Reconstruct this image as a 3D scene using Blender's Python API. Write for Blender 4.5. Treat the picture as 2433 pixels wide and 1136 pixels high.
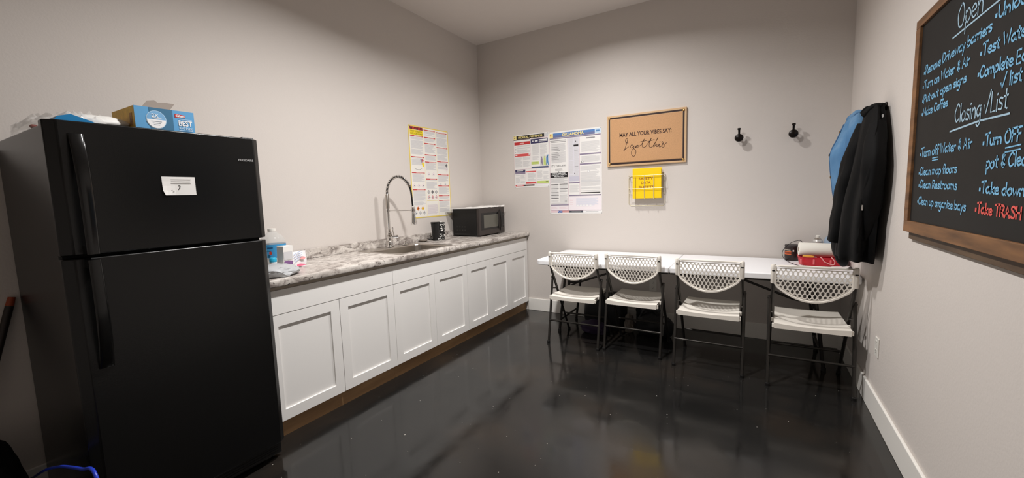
import bpy, bmesh, math, random
from mathutils import Vector, Matrix, noise

random.seed(7)
SC = bpy.context.scene
COL = SC.collection
for o in list(bpy.data.objects):
    bpy.data.objects.remove(o)

# ------------------------------------------------------------------ camera
F_PX = 975.25
CAM = Vector((2.8652, -4.1631, 1.3272))
YAW, PITCH, ROLL = 0.5339, -0.1030, -0.0310
_cy, _sy, _cp, _sp = math.cos(YAW), math.sin(YAW), math.cos(PITCH), math.sin(PITCH)
C_F = Vector((-_sy * _cp, _cy * _cp, _sp))
_r = Vector((_cy, _sy, 0.0))
_u = _r.cross(C_F)
C_R = math.cos(ROLL) * _r + math.sin(ROLL) * _u
C_U = -math.sin(ROLL) * _r + math.cos(ROLL) * _u
cd = bpy.data.cameras.new('camera')
cam = bpy.data.objects.new('camera', cd)
COL.objects.link(cam)
cd.sensor_fit = 'HORIZONTAL'
cd.sensor_width = 36.0
cd.lens = F_PX / 2433.0 * 36.0
cd.clip_start = 0.02
M = Matrix((C_R, C_U, -C_F)).transposed().to_4x4()
M.translation = CAM
cam.matrix_world = M
SC.camera = cam


def on(px, py, axis, val):
    """photo pixel -> point on the plane axis=val"""
    d = C_F + C_R * ((px - 1216.5) / F_PX) - C_U * ((py - 568.0) / F_PX)
    t = (val - CAM[axis]) / d[axis]
    return CAM + d * t


# ------------------------------------------------------------------ world, exposure
wd = bpy.data.worlds.new('world')
SC.world = wd
wd.use_nodes = True
wd.node_tree.nodes['Background'].inputs[0].default_value = (0.5, 0.48, 0.45, 1)
wd.node_tree.nodes['Background'].inputs[1].default_value = 0.02
vs = SC.view_settings
vs.view_transform = 'Standard'
vs.look = 'None'
vs.gamma = 1.0
vs.use_curve_mapping = False
vs.exposure = 0.0
LAMP_W = 59
LAMPS = [(1.66, -1.18, .52), (1.66, -2.50, 1.0)]

# room
W, H, YF = 3.497, 3.108, -5.4


# ------------------------------------------------------------------ materials
def lin(c):
    return tuple(((v / 255.0) / 12.92 if v / 255.0 <= 0.04045 else ((v / 255.0 + 0.055) / 1.055) ** 2.4) for v in c)


MATS = {}


def mat(name, rgb, rough=0.5, metal=0.0, spec=0.5, trans=0.0, ior=1.45, alpha=1.0, noise_amt=0.0, nscale=20.0, bump=0.0, bscale=80.0, coat=0.0):
    if name in MATS:
        return MATS[name]
    m = bpy.data.materials.new(name)
    m.use_nodes = True
    nt = m.node_tree
    b = nt.nodes['Principled BSDF']
    c = lin(rgb) + (1.0,)
    b.inputs['Base Color'].default_value = c
    b.inputs['Roughness'].default_value = rough
    b.inputs['Metallic'].default_value = metal
    b.inputs['Specular IOR Level'].default_value = spec
    b.inputs['Transmission Weight'].default_value = trans
    b.inputs['IOR'].default_value = ior
    b.inputs['Alpha'].default_value = alpha
    b.inputs['Coat Weight'].default_value = coat
    if noise_amt or bump:
        tc = nt.nodes.new('ShaderNodeTexCoord')
    if noise_amt:
        n = nt.nodes.new('ShaderNodeTexNoise')
        n.inputs['Scale'].default_value = nscale
        n.inputs['Detail'].default_value = 5
        nt.links.new(tc.outputs['Object'], n.inputs['Vector'])
        r = nt.nodes.new('ShaderNodeValToRGB')
        r.color_ramp.elements[0].position = 0.3
        r.color_ramp.elements[1].position = 0.7
        r.color_ramp.elements[0].color = tuple(v * (1 - noise_amt) for v in c[:3]) + (1,)
        r.color_ramp.elements[1].color = tuple(min(1, v * (1 + noise_amt)) for v in c[:3]) + (1,)
        nt.links.new(n.outputs['Fac'], r.inputs['Fac'])
        nt.links.new(r.outputs['Color'], b.inputs['Base Color'])
    if bump:
        n2 = nt.nodes.new('ShaderNodeTexNoise')
        n2.inputs['Scale'].default_value = bscale
        n2.inputs['Detail'].default_value = 3
        nt.links.new(tc.outputs['Object'], n2.inputs['Vector'])
        bp = nt.nodes.new('ShaderNodeBump')
        bp.inputs['Strength'].default_value = bump
        bp.inputs['Distance'].default_value = 0.01
        nt.links.new(n2.outputs['Fac'], bp.inputs['Height'])
        nt.links.new(bp.outputs['Normal'], b.inputs['Normal'])
    MATS[name] = m
    return m


def ramp(nt, src, stops):
    r = nt.nodes.new('ShaderNodeValToRGB')
    el = r.color_ramp.elements
    while len(el) < len(stops):
        el.new(0.5)
    for e, (p, c) in zip(el, stops):
        e.position = p
        e.color = (lin(c) + (1,)) if max(c) > 1.0 else tuple(c) + (1,)
    nt.links.new(src, r.inputs['Fac'])
    return r


def granite():
    m = bpy.data.materials.new('granite_laminate')
    m.use_nodes = True
    nt = m.node_tree
    b = nt.nodes['Principled BSDF']
    b.inputs['Roughness'].default_value = 0.32
    tc = nt.nodes.new('ShaderNodeTexCoord')
    mp = nt.nodes.new('ShaderNodeMapping')
    mp.inputs['Rotation'].default_value = (0.3, 0.2, 0.7)
    mp.inputs['Scale'].default_value = (1.0, 0.62, 1.0)
    nt.links.new(tc.outputs['Object'], mp.inputs['Vector'])

    def nz(scale, detail, dist=0.0, rough=0.6):
        n = nt.nodes.new('ShaderNodeTexNoise')
        n.inputs['Scale'].default_value = scale
        n.inputs['Detail'].default_value = detail
        n.inputs['Distortion'].default_value = dist
        n.inputs['Roughness'].default_value = rough
        nt.links.new(mp.outputs['Vector'], n.inputs['Vector'])
        return n
    a = ramp(nt, nz(13, 9, 0.9, 0.72).outputs['Fac'], [(0.30, (98, 88, 83)), (0.41, (152, 143, 137)), (0.52, (206, 199, 192)), (0.70, (234, 229, 222))])
    d = ramp(nt, nz(34, 6, 1.0, 0.7).outputs['Fac'], [(0.35, (0.0, 0.0, 0.0)), (0.43, (1.0, 1.0, 1.0))])
    g = ramp(nt, nz(4, 3, 0.5).outputs['Fac'], [(0.45, (0.0, 0.0, 0.0)), (0.62, (1.0, 1.0, 1.0))])
    mx = nt.nodes.new('ShaderNodeMix')
    mx.data_type = 'RGBA'
    inv = nt.nodes.new('ShaderNodeMath')
    inv.operation = 'SUBTRACT'
    inv.inputs[0].default_value = 1.0
    nt.links.new(d.outputs['Color'], inv.inputs[1])
    nt.links.new(inv.outputs[0], mx.inputs['Factor'])
    nt.links.new(a.outputs['Color'], mx.inputs['A'])
    mx.inputs['B'].default_value = lin((74, 64, 60)) + (1,)
    mx2 = nt.nodes.new('ShaderNodeMix')
    mx2.data_type = 'RGBA'
    mx2.blend_type = 'MULTIPLY'
    mm = nt.nodes.new('ShaderNodeMath')
    mm.operation = 'MULTIPLY'
    mm.inputs[1].default_value = 0.35
    nt.links.new(g.outputs['Color'], mm.inputs[0])
    nt.links.new(mm.outputs[0], mx2.inputs['Factor'])
    nt.links.new(mx.outputs['Result'], mx2.inputs['A'])
    mx2.inputs['B'].default_value = lin((170, 160, 155)) + (1,)
    nt.links.new(mx2.outputs['Result'], b.inputs['Base Color'])
    return m


def floor_mat():
    m = bpy.data.materials.new('black_stained_concrete')
    m.use_nodes = True
    nt = m.node_tree
    b = nt.nodes['Principled BSDF']
    tc = nt.nodes.new('ShaderNodeTexCoord')
    n = nt.nodes.new('ShaderNodeTexNoise')
    n.inputs['Scale'].default_value = 1.6
    n.inputs['Detail'].default_value = 6
    nt.links.new(tc.outputs['Object'], n.inputs['Vector'])
    c = ramp(nt, n.outputs['Fac'], [(0.3, (23, 23, 23)), (0.52, (30, 29, 28)), (0.70, (44, 38, 33))])
    nt.links.new(c.outputs['Color'], b.inputs['Base Color'])
    n2 = nt.nodes.new('ShaderNodeTexNoise')
    n2.inputs['Scale'].default_value = 5
    n2.inputs['Detail'].default_value = 8
    nt.links.new(tc.outputs['Object'], n2.inputs['Vector'])
    mr = nt.nodes.new('ShaderNodeMapRange')
    mr.inputs['From Min'].default_value = 0.3
    mr.inputs['From Max'].default_value = 0.7
    mr.inputs['To Min'].default_value = 0.07
    mr.inputs['To Max'].default_value = 0.20
    nt.links.new(n2.outputs['Fac'], mr.inputs['Value'])
    nt.links.new(mr.outputs['Result'], b.inputs['Roughness'])
    b.inputs['Specular IOR Level'].default_value = 0.55
    n3 = nt.nodes.new('ShaderNodeTexNoise')
    n3.inputs['Scale'].default_value = 7
    n3.inputs['Detail'].default_value = 4
    nt.links.new(tc.outputs['Object'], n3.inputs['Vector'])
    bp = nt.nodes.new('ShaderNodeBump')
    bp.inputs['Strength'].default_value = 0.025
    bp.inputs['Distance'].default_value = 0.02
    nt.links.new(n3.outputs['Fac'], bp.inputs['Height'])
    nt.links.new(bp.outputs['Normal'], b.inputs['Normal'])
    return m


def wood(name, c0, c1, sc=(3, 40, 40)):
    m = bpy.data.materials.new(name)
    m.use_nodes = True
    nt = m.node_tree
    b = nt.nodes['Principled BSDF']
    b.inputs['Roughness'].default_value = 0.6
    tc = nt.nodes.new('ShaderNodeTexCoord')
    mp = nt.nodes.new('ShaderNodeMapping')
    mp.inputs['Scale'].default_value = sc
    nt.links.new(tc.outputs['Object'], mp.inputs['Vector'])
    n = nt.nodes.new('ShaderNodeTexNoise')
    n.inputs['Scale'].default_value = 1.0
    n.inputs['Detail'].default_value = 6
    nt.links.new(mp.outputs['Vector'], n.inputs['Vector'])
    c = ramp(nt, n.outputs['Fac'], [(0.3, c0), (0.7, c1)])
    nt.links.new(c.outputs['Color'], b.inputs['Base Color'])
    return m


M_WALL = mat('wall_paint', (213, 206, 200), 0.8, spec=0.12, bump=0.08, bscale=95)
M_CEIL = mat('ceiling_paint', (224, 216, 210), 0.85, spec=0.2, bump=0.08, bscale=70)
M_FLOOR = floor_mat()
M_TRIM = mat('trim_white', (240, 237, 231), 0.45)
M_CAB = mat('cabinet_white', (244, 242, 239), 0.42)
M_CABIN = mat('cabinet_frame_raw', (196, 184, 168), 0.7)
M_KICK = wood('toe_kick_ply', (150, 116, 80), (184, 146, 104), (20, 3, 20))
M_GRAN = granite()
M_BLACKF = mat('fridge_black', (12, 12, 12), 0.27, spec=0.45, bump=0.04, bscale=350)
M_BLACKG = mat('black_gloss_plastic', (14, 14, 14), 0.16)
M_BLACKP = mat('black_plastic', (20, 19, 19), 0.42)
M_CHROME = mat('chrome', (225, 223, 220), 0.10, metal=1.0)
M_STEEL = mat('brushed_steel', (190, 184, 176), 0.28, metal=1.0)
M_CHAIR = mat('chair_plastic', (240, 234, 224), 0.45)
M_LEG = mat('chair_steel_dark', (58, 55, 52), 0.35, metal=0.6)
M_TABLE = mat('table_plastic', (249, 249, 251), 0.42)
M_TLEG = mat('table_leg_steel', (44, 41, 39), 0.4, metal=0.5)
M_PAPER = mat('paper_white', (238, 236, 233), 0.8)
M_OUT = mat('outlet_white', (232, 229, 222), 0.4)


# ------------------------------------------------------------------ mesh builder
LOC = {}


class MB:
    def __init__(s):
        s.v, s.f, s.m, s.mats = [], [], [], []

    def mi(s, m):
        if m not in s.mats:
            s.mats.append(m)
        return s.mats.index(m)

    def add(s, vs, fs, m):
        k = s.mi(m)
        o = len(s.v)
        s.v += [Vector(p) for p in vs]
        for f in fs:
            s.f.append([i + o for i in f])
            s.m.append(k)

    def box(s, a, b, m):
        x0, y0, z0 = a
        x1, y1, z1 = b
        if x0 > x1: x0, x1 = x1, x0
        if y0 > y1: y0, y1 = y1, y0
        if z0 > z1: z0, z1 = z1, z0
        s.add([(x0, y0, z0), (x1, y0, z0), (x1, y1, z0), (x0, y1, z0), (x0, y0, z1), (x1, y0, z1), (x1, y1, z1), (x0, y1, z1)],
              [(0, 3, 2, 1), (4, 5, 6, 7), (0, 1, 5, 4), (1, 2, 6, 5), (2, 3, 7, 6), (3, 0, 4, 7)], m)
        return s

    def tube(s, path, r, m, n=10, closed=False, cap=True):
        path = [Vector(p) for p in path]
        rs = r if isinstance(r, (list, tuple)) else [r] * len(path)
        L = len(path)
        rings = []
        up = None
        for i, p in enumerate(path):
            a = path[(i - 1) % L] if (closed or i > 0) else p
            b = path[(i + 1) % L] if (closed or i < L - 1) else p
            t = (b - a).normalized()
            if up is None:
                up = Vector((0, 0, 1)) if abs(t.z) < 0.9 else Vector((1, 0, 0))
            x = (up - t * up.dot(t))
            if x.length < 1e-5:
                x = Vector((1, 0, 0)) - t * t.x
            x.normalize()
            up = x
            y = t.cross(x)
            rings.append([p + (x * math.cos(2 * math.pi * k / n) + y * math.sin(2 * math.pi * k / n)) * rs[i] for k in range(n)])
        s.loft(rings, m, closed_path=closed, cap=cap and not closed)
        return s

    def loft(s, rings, m, closed_path=False, cap=True, closed_ring=True):
        n = len(rings[0])
        vs = [p for r in rings for p in r]
        fs = []
        L = len(rings)
        for i in range(L if closed_path else L - 1):
            j = (i + 1) % L
            for k in range(n if closed_ring else n - 1):
                k2 = (k + 1) % n
                fs.append((i * n + k, i * n + k2, j * n + k2, j * n + k))
        if cap and closed_ring:
            fs.append(tuple(range(n - 1, -1, -1)))
            fs.append(tuple((L - 1) * n + k for k in range(n)))
        s.add(vs, fs, m)
        return s

    def lathe(s, c, prof, m, n=28, axis=(0, 0, 1), cap=True):
        c = Vector(c)
        ax = Vector(axis).normalized()
        u = Vector((1, 0, 0)) if abs(ax.x) < 0.9 else Vector((0, 1, 0))
        u = (u - ax * u.dot(ax)).normalized()
        w = ax.cross(u)
        rings = [[c + ax * h + (u * math.cos(2 * math.pi * k / n) + w * math.sin(2 * math.pi * k / n)) * r for k in range(n)] for r, h in prof]
        return s.loft(rings, m, cap=cap)

    def prism(s, pts, vec, m):
        """planar polygon extruded by vec"""
        n = len(pts)
        vec = Vector(vec)
        vs = [Vector(p) for p in pts] + [Vector(p) + vec for p in pts]
        fs = [tuple(range(n - 1, -1, -1)), tuple(range(n, 2 * n))]
        for k in range(n):
            k2 = (k + 1) % n
            fs.append((k, k2, n + k2, n + k))
        s.add(vs, fs, m)
        return s

    def grid(s, P, m):
        """P[i][j] points"""
        a, b = len(P), len(P[0])
        vs = [p for r in P for p in r]
        fs = [(i * b + j, (i + 1) * b + j, (i + 1) * b + j + 1, i * b + j + 1) for i in range(a - 1) for j in range(b - 1)]
        s.add(vs, fs, m)
        return s

    def blob(s, c, rad, m, amp=0.25, freq=2.0, seed=0, sub=4, floor=None):
        bm = bmesh.new()
        bmesh.ops.create_icosphere(bm, subdivisions=sub, radius=1.0)
        c = Vector(c)
        off = Vector((seed * 3.1, seed * 1.7, seed * 0.9))
        vs = []
        for v in bm.verts:
            d = v.co.normalized()
            k = 1 + amp * noise.noise(d * freq + off) + amp * 0.6 * abs(noise.noise(d * freq * 2.7 + off)) + amp * 0.25 * noise.noise(d * freq * 6 + off)
            p = c + Vector((d.x * rad[0], d.y * rad[1], d.z * rad[2])) * k
            if floor is not None and p.z < floor:
                p.z = floor + (p.z - floor) * 0.02
                if p.z < floor:
                    p.z = floor
            vs.append(p)
        bm.verts.index_update()
        s.add(vs, [tuple(v.index for v in f.verts) for f in bm.faces], m)
        bm.free()
        return s

    def build(s, name, parent=None, loc=None, smooth=False, bevel=0.0, seg=2, sub=0, angle=40, solid=0.0):
        base = LOC[parent] if parent is not None else Vector(loc if loc is not None else (0, 0, 0))
        me = bpy.data.meshes.new(name)
        me.from_pydata([tuple(p - base) for p in s.v], [], s.f)
        for m in s.mats:
            me.materials.append(m)
        for p, k in zip(me.polygons, s.m):
            p.material_index = k
        bm = bmesh.new()
        bm.from_mesh(me)
        if smooth:
            bmesh.ops.remove_doubles(bm, verts=bm.verts, dist=1e-5)
        bmesh.ops.recalc_face_normals(bm, faces=bm.faces)
        bm.to_mesh(me)
        bm.free()
        if smooth:
            me.polygons.foreach_set('use_smooth', [True] * len(me.polygons))
            try:
                me.set_sharp_from_angle(angle=math.radians(angle))
            except Exception:
                pass
        o = bpy.data.objects.new(name, me)
        COL.objects.link(o)
        if parent is not None:
            o.parent = parent
        else:
            o.location = base
        LOC[o] = base
        if solid:
            md = o.modifiers.new('solid', 'SOLIDIFY')
            md.thickness = solid
            md.offset = 0
        if bevel:
            md = o.modifiers.new('bevel', 'BEVEL')
            md.width = bevel
            md.segments = seg
            md.limit_method = 'ANGLE'
            md.angle_limit = math.radians(35)
        if sub:
            md = o.modifiers.new('sub', 'SUBSURF')
            md.levels = sub
            md.render_levels = sub
        return o


def tag(o, label, cat, group=None):
    o['label'] = label
    o['category'] = cat
    if group:
        o['group'] = group
    return o


def struct(o):
    o['kind'] = 'structure'
    return o


def thing(name, label, cat, loc, group=None):
    o = bpy.data.objects.new(name, None)
    COL.objects.link(o)
    o.location = loc
    o.empty_display_size = 0.1
    LOC[o] = Vector(loc)
    return tag(o, label, cat, group)


def B(a, b, m):
    return MB().box(a, b, m)


def cat_rom(pts, n=6):
    P = [Vector(p) for p in pts]
    out = []
    for i in range(len(P) - 1):
        p0 = P[max(i - 1, 0)]
        p1, p2 = P[i], P[i + 1]
        p3 = P[min(i + 2, len(P) - 1)]
        for k in range(n):
            t = k / n
            out.append(0.5 * ((2 * p1) + (p2 - p0) * t + (2 * p0 - 5 * p1 + 4 * p2 - p3) * t * t + (3 * p1 - p0 - 3 * p2 + p3) * t ** 3))
    out.append(P[-1])
    return out


# ------------------------------------------------------------------ flat print on a sheet
_TXT = {}


def text_poly(txt, bold=0.0):
    key = (txt, bold)
    if key not in _TXT:
        cu = bpy.data.curves.new('t', 'FONT')
        cu.body = txt
        cu.size = 1.0
        cu.offset = bold
        cu.resolution_u = 3
        ob = bpy.data.objects.new('t', cu)
        COL.objects.link(ob)
        bpy.context.view_layer.update()
        me = ob.to_mesh()
        vs = [v.co.copy() for v in me.vertices]
        fs = [tuple(p.vertices) for p in me.polygons]
        ob.to_mesh_clear()
        bpy.data.objects.remove(ob)
        bpy.data.curves.remove(cu)
        x0 = min(v.x for v in vs); x1 = max(v.x for v in vs)
        y0 = min(v.y for v in vs); y1 = max(v.y for v in vs)
        _TXT[key] = ([((v.x - x0) / (x1 - x0), (v.y - y0) / (y1 - y0)) for v in vs], fs)
    return _TXT[key]


class Sheet:
    """O = bottom-left corner, U / V in-plane unit vectors, N outward normal"""

    def __init__(s, O, U, V, N):
        s.O, s.U, s.V, s.N = Vector(O), Vector(U), Vector(V), Vector(N)
        s.mb = {}
        s.n = 0

    def p(s, x, y, l):
        return s.O + s.U * x + s.V * y + s.N * l

    SPLIT = {'red_panel', 'purple_rule', 'lettering', 'navy_panel', 'tinted_panel', 'black_rule', 'red_bar', 'green_strip', 'purple_panel', 'black_panel', 'rule_line', 'printed_band', 'print_panel', 'seal', 'key', 'vent_slot', 'end_print', 'label_spot'}

    def get(s, part, l=0.0):
        if part in s.SPLIT:
            if part.endswith('_panel') and l >= 0.0012 or part == 'red_bar' and l > 0.001:
                part = 'panel_print'
            s.n += 1
            part = '%s#%d' % (part, s.n)
        return s.mb.setdefault(part, MB())

    def rect(s, part, x0, y0, x1, y1, m, l=0.0008):
        s.get(part, l).add([s.p(x0, y0, l), s.p(x1, y0, l), s.p(x1, y1, l), s.p(x0, y1, l)], [(0, 1, 2, 3)], m)

    def poly(s, part, pts, m, l=0.0008):
        s.get(part, l).add([s.p(x, y, l) for x, y in pts], [tuple(range(len(pts)))], m)

    def disc(s, part, cx, cy, rx, ry, m, l=0.0008, n=24):
        s.poly(part, [(cx + rx * math.cos(2 * math.pi * k / n), cy + ry * math.sin(2 * math.pi * k / n)) for k in range(n)], m, l)

    def text(s, part, txt, x0, y0, x1, y1, m, l=0.0012, bold=0.0):
        vs, fs = text_poly(txt, bold)
        s.get(part, l).add([s.p(x0 + a * (x1 - x0), y0 + b * (y1 - y0), l) for a, b in vs], fs, m)

    def lines(s, part, x0, y0, x1, y1, pitch, m, fill=0.5, rag=0.25, l=0.0009):
        y = y1 - pitch
        while y > y0:
            w = x1 - x0
            k = 1.0 if random.random() < 0.65 else 1 - random.random() * rag
            if random.random() < 0.93:
                s.rect(part, x0, y, x0 + w * k, y + pitch * fill, m, l)
            y -= pitch

    def stroke(s, part, pts, w, m, l=0.001):
        P = [Vector((a, b)) for a, b in pts]
        n = len(P)
        vs = []
        for i in range(n):
            t = P[min(i + 1, n - 1)] - P[max(i - 1, 0)]
            if t.length < 1e-9:
                t = Vector((1, 0))
            t.normalize()
            nn = Vector((-t.y, t.x)) * w * 0.5
            a, b = P[i] + nn, P[i] - nn
            if i == 0:
                a -= t * w * .3; b -= t * w * .3
            if i == n - 1:
                a += t * w * .3; b += t * w * .3
            vs += [s.p(a.x, a.y, l), s.p(b.x, b.y, l)]
        s.get(part).add(vs, [(2 * i, 2 * i + 1, 2 * i + 3, 2 * i + 2) for i in range(n - 1)], m)

    def build(s, parent):
        out = []
        for k, mb in s.mb.items():
            o = mb.build(k.split('#')[0], parent)
            if k in ('body_text', 'printed_lines'):
                o['kind'] = 'stuff'
            out.append(o)
        return out


# ------------------------------------------------------------------ room shell
def shell():
    T = 0.12
    struct(B((-T, YF - T, -0.1), (W + T, T, 0), M_FLOOR).build('floor'))
    struct(B((-T, YF - T, H), (W + T, T, H + 0.1), M_CEIL).build('ceiling'))
    struct(B((-T, YF - T, 0), (0, T, H), M_WALL).build('wall_left'))
    struct(B((0, 0, 0), (W, T, H), M_WALL).build('wall_back'))
    struct(B((W, YF - T, 0), (W + T, T, H), M_WALL).build('wall_right'))
    struct(B((0, YF - T, 0), (W, YF, H), M_WALL).build('wall_front'))
    bh, bt = 0.141, 0.015

    def bb(name, a, b):
        struct(B(a, b, M_TRIM).build(name, bevel=0.004))
    bb('baseboard_back', (0.612, -bt, 0), (W, 0, bh))
    bb('baseboard_right', (W - bt, YF, 0), (W, -bt, bh))
    bb('baseboard_left', (0, YF, 0), (bt, -2.985, bh))
    bb('baseboard_front', (bt, YF, 0), (W - bt, YF + bt, bh))


shell()


def ceiling_can(x, y, k, label):
    t = thing('ceiling_light', label, 'ceiling light', (x, y, H), 'recessed ceiling lights')
    MB().lathe((x, y, H), [(0.098, 0.0), (0.098, -0.006), (0.09, -0.012), (0.074, -0.012), (0.068, -0.002), (0.068, 0.0)], M_TRIM, 36).build('trim_ring', t, smooth=True)
    em = bpy.data.materials.get('lamp_lens')
    if not em:
        em = bpy.data.materials.new('lamp_lens')
        em.use_nodes = True
        b = em.node_tree.nodes['Principled BSDF']
        b.inputs['Base Color'].default_value = (1, 1, 1, 1)
        b.inputs['Emission Color'].default_value = (1, 0.95, 0.88, 1)
        b.inputs['Emission Strength'].default_value = 8.0
    MB().lathe((x, y, H), [(0.067, -0.0005), (0.067, -0.004), (0.001, -0.006)], em, 32).build('lens', t, smooth=True)
    ld = bpy.data.lights.new('lamp', 'AREA')
    ld.energy = LAMP_W * k
    ld.color = (1.0, 0.975, 0.955)
    ld.shape = 'DISK'
    ld.size = 0.13
    ld.spread = math.radians(153)
    lo = bpy.data.objects.new('lamp', ld)
    COL.objects.link(lo)
    lo.parent = t
    lo.location = (0, 0, -0.016)


for (lx, ly, lk), lab in zip(LAMPS, ['round recessed ceiling light over the floor before the folding chairs',
                                     'round recessed ceiling light over the floor beside the sink cabinet']):
    ceiling_can(lx, ly, lk, lab)


# ------------------------------------------------------------------ refrigerator
FX0, FXB, FXF = 0.03, 0.705, 0.785
FY0, FY1, FZ, FG = -3.735, -3.022, 1.642, 1.158


def fridge():
    t = thing('refrigerator', 'black two-door top-freezer refrigerator standing beside the white cabinets', 'refrigerator', ((FX0 + FXF) / 2, (FY0 + FY1) / 2, 0))
    B((FX0, FY0 + .006, 0.03), (FXB, FY1 - .006, FZ - .012), M_BLACKF).build('cabinet_body', t, bevel=0.006)
    gask = mat('gasket', (9, 9, 9), 0.7)
    B((FXB, FY0 + .012, 0.10), (FXB + .012, FY1 - .012, FZ - .02), gask).build('door_gasket', t)

    def door(nm, z0, z1):
        # crowned front, rounded vertical edges
        prof = []
        w = FY1 - FY0
        for k in range(25):
            a = k / 24.0
            y = FY0 + w * a
            e = min(a, 1 - a) * w
            x = FXF - 0.010 * (2 * a - 1) ** 2
            if e < 0.022:
                x -= 0.022 - math.sqrt(max(0, 0.022 ** 2 - (0.022 - e) ** 2))
            prof.append((x, y))
        pts = [(FXB + .012, FY0, z0)] + [(x, y, z0) for x, y in prof] + [(FXB + .012, FY1, z0)]
        mb = MB()
        mb.prism(pts, (0, 0, z1 - z0), M_BLACKF)
        return mb.build(nm, t, smooth=True, bevel=0.004, angle=30)
    fd = door('freezer_door', FG + .006, FZ)
    rd = door('fresh_food_door', 0.095, FG - .006)

    def handle(par, za, zb):
        # za = end at the door gap, zb = far end that melts into the door
        n = 18
        rings = []
        for i in range(n + 1):
            a = i / n
            z = za + (zb - za) * a
            out = 0.052 * (1 - a ** 3.0) ** 0.8 + 0.004
            th = 0.016
            x1 = FXF - 0.004 + out
            x0 = max(FXF - 0.006, x1 - th)
            yc = FY0 + 0.068 + 0.006 * a
            hw = 0.021 - 0.004 * (1 - a)
            ring = []
            for k in range(14):
                ph = 2 * math.pi * k / 14
                c, s_ = math.cos(ph), math.sin(ph)
                ring.append(Vector(((x0 + x1) / 2 + (x1 - x0) / 2 * (abs(c) ** .6) * (1 if c > 0 else -1), yc + hw * (abs(s_) ** .6) * (1 if s_ > 0 else -1), z)))
            rings.append(ring)
        mb = MB()
        mb.loft(rings, M_BLACKG)
        a, b = min(za, za + (0.03 if zb > za else -0.03)), max(za, za + (0.03 if zb > za else -0.03))
        mb.box((FXF - .012, FY0 + .053, a), (FXF + .036, FY0 + .083, b), M_BLACKG)
        mb.build('handle', par, smooth=True, angle=50)
    handle(fd, FG + .010, FZ - .045)
    handle(rd, FG - .010, 0.735)
    # nameplate lettering
    s = Sheet((FXF - .0015, -3.130, 1.532), (0, 1, 0), (0, 0, 1), (1, 0, 0))
    s.text('nameplate', 'FRIGIDAIRE', 0, 0, 0.066, 0.0095, mat('badge_silver', (205, 205, 205), 0.3, metal=0.5), l=0.002, bold=0.012)
    s.build(fd)
    MB().box((FXB - .05, FY1 - .075, FZ - .012), (FXF - .02, FY1 - .02, FZ + .006), M_BLACKP).build('hinge_cover', t, bevel=0.005)
    g = B((FXB - .02, FY0 + .01, 0.02), (FXB + .035, FY1 - .01, 0.088), M_BLACKP).build('kick_grille', t, bevel=0.004)
    for k in range(4):
        B((FXB + .034, FY0 + .03, 0.034 + k * .012), (FXB + .037, FY1 - .03, 0.039 + k * .012), gask).build('grille_slot', g)
    for y in (FY0 + .06, FY1 - .06):
        for x in (0.09, FXB - .03):
            MB().lathe((x, y, 0), [(0.022, 0), (0.022, .012), (0.01, .014), (0.01, .04)], M_STEEL if x > .5 else M_BLACKP, 16).build('levelling_foot', t, smooth=True)


fridge()


def note():
    t = thing('paper_note', 'small white paper note stuck to the freezer door', 'note', (FXF, -3.372, 1.37))
    mb = MB()
    P = []
    for i in range(9):
        row = []
        for j in range(5):
            y = -3.430 + .116 * i / 8
            z = 1.376 + .076 * j / 4
            lift = 0.0015 + 0.006 * max(0, (1 - i / 3.0)) * max(0, 1 - j / 2.5)
            row.append(Vector((FXF + lift, y + .006 * max(0, 1 - i / 2) * (1 if j == 0 else 0), z)))
        P.append(row)
    mb.grid(P, M_PAPER)
    mb.build('sheet', t, solid=0.0008)
    s = Sheet((FXF + .0022, -3.430, 1.376), (0, 1, 0), (0, 0, 1), (1, 0, 0))
    ink = mat('faint_ink', (190, 188, 186), 0.8)
    s.lines('printed_lines', .03, .045, .10, .072, .008, ink, .3, l=0.001)
    s.stroke('pen_mark', [(.055, .040), (.060, .038), (.058, .028), (.054, .024)], .003, mat('ink_black', (20, 18, 18), .7))
    s.stroke('pen_mark', [(.022, .016), (.030, .020), (.038, .014), (.030, .010), (.022, .016)], .0018, mat('ink_grey', (90, 90, 90), .7))
    s.build(t)


note()

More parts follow.
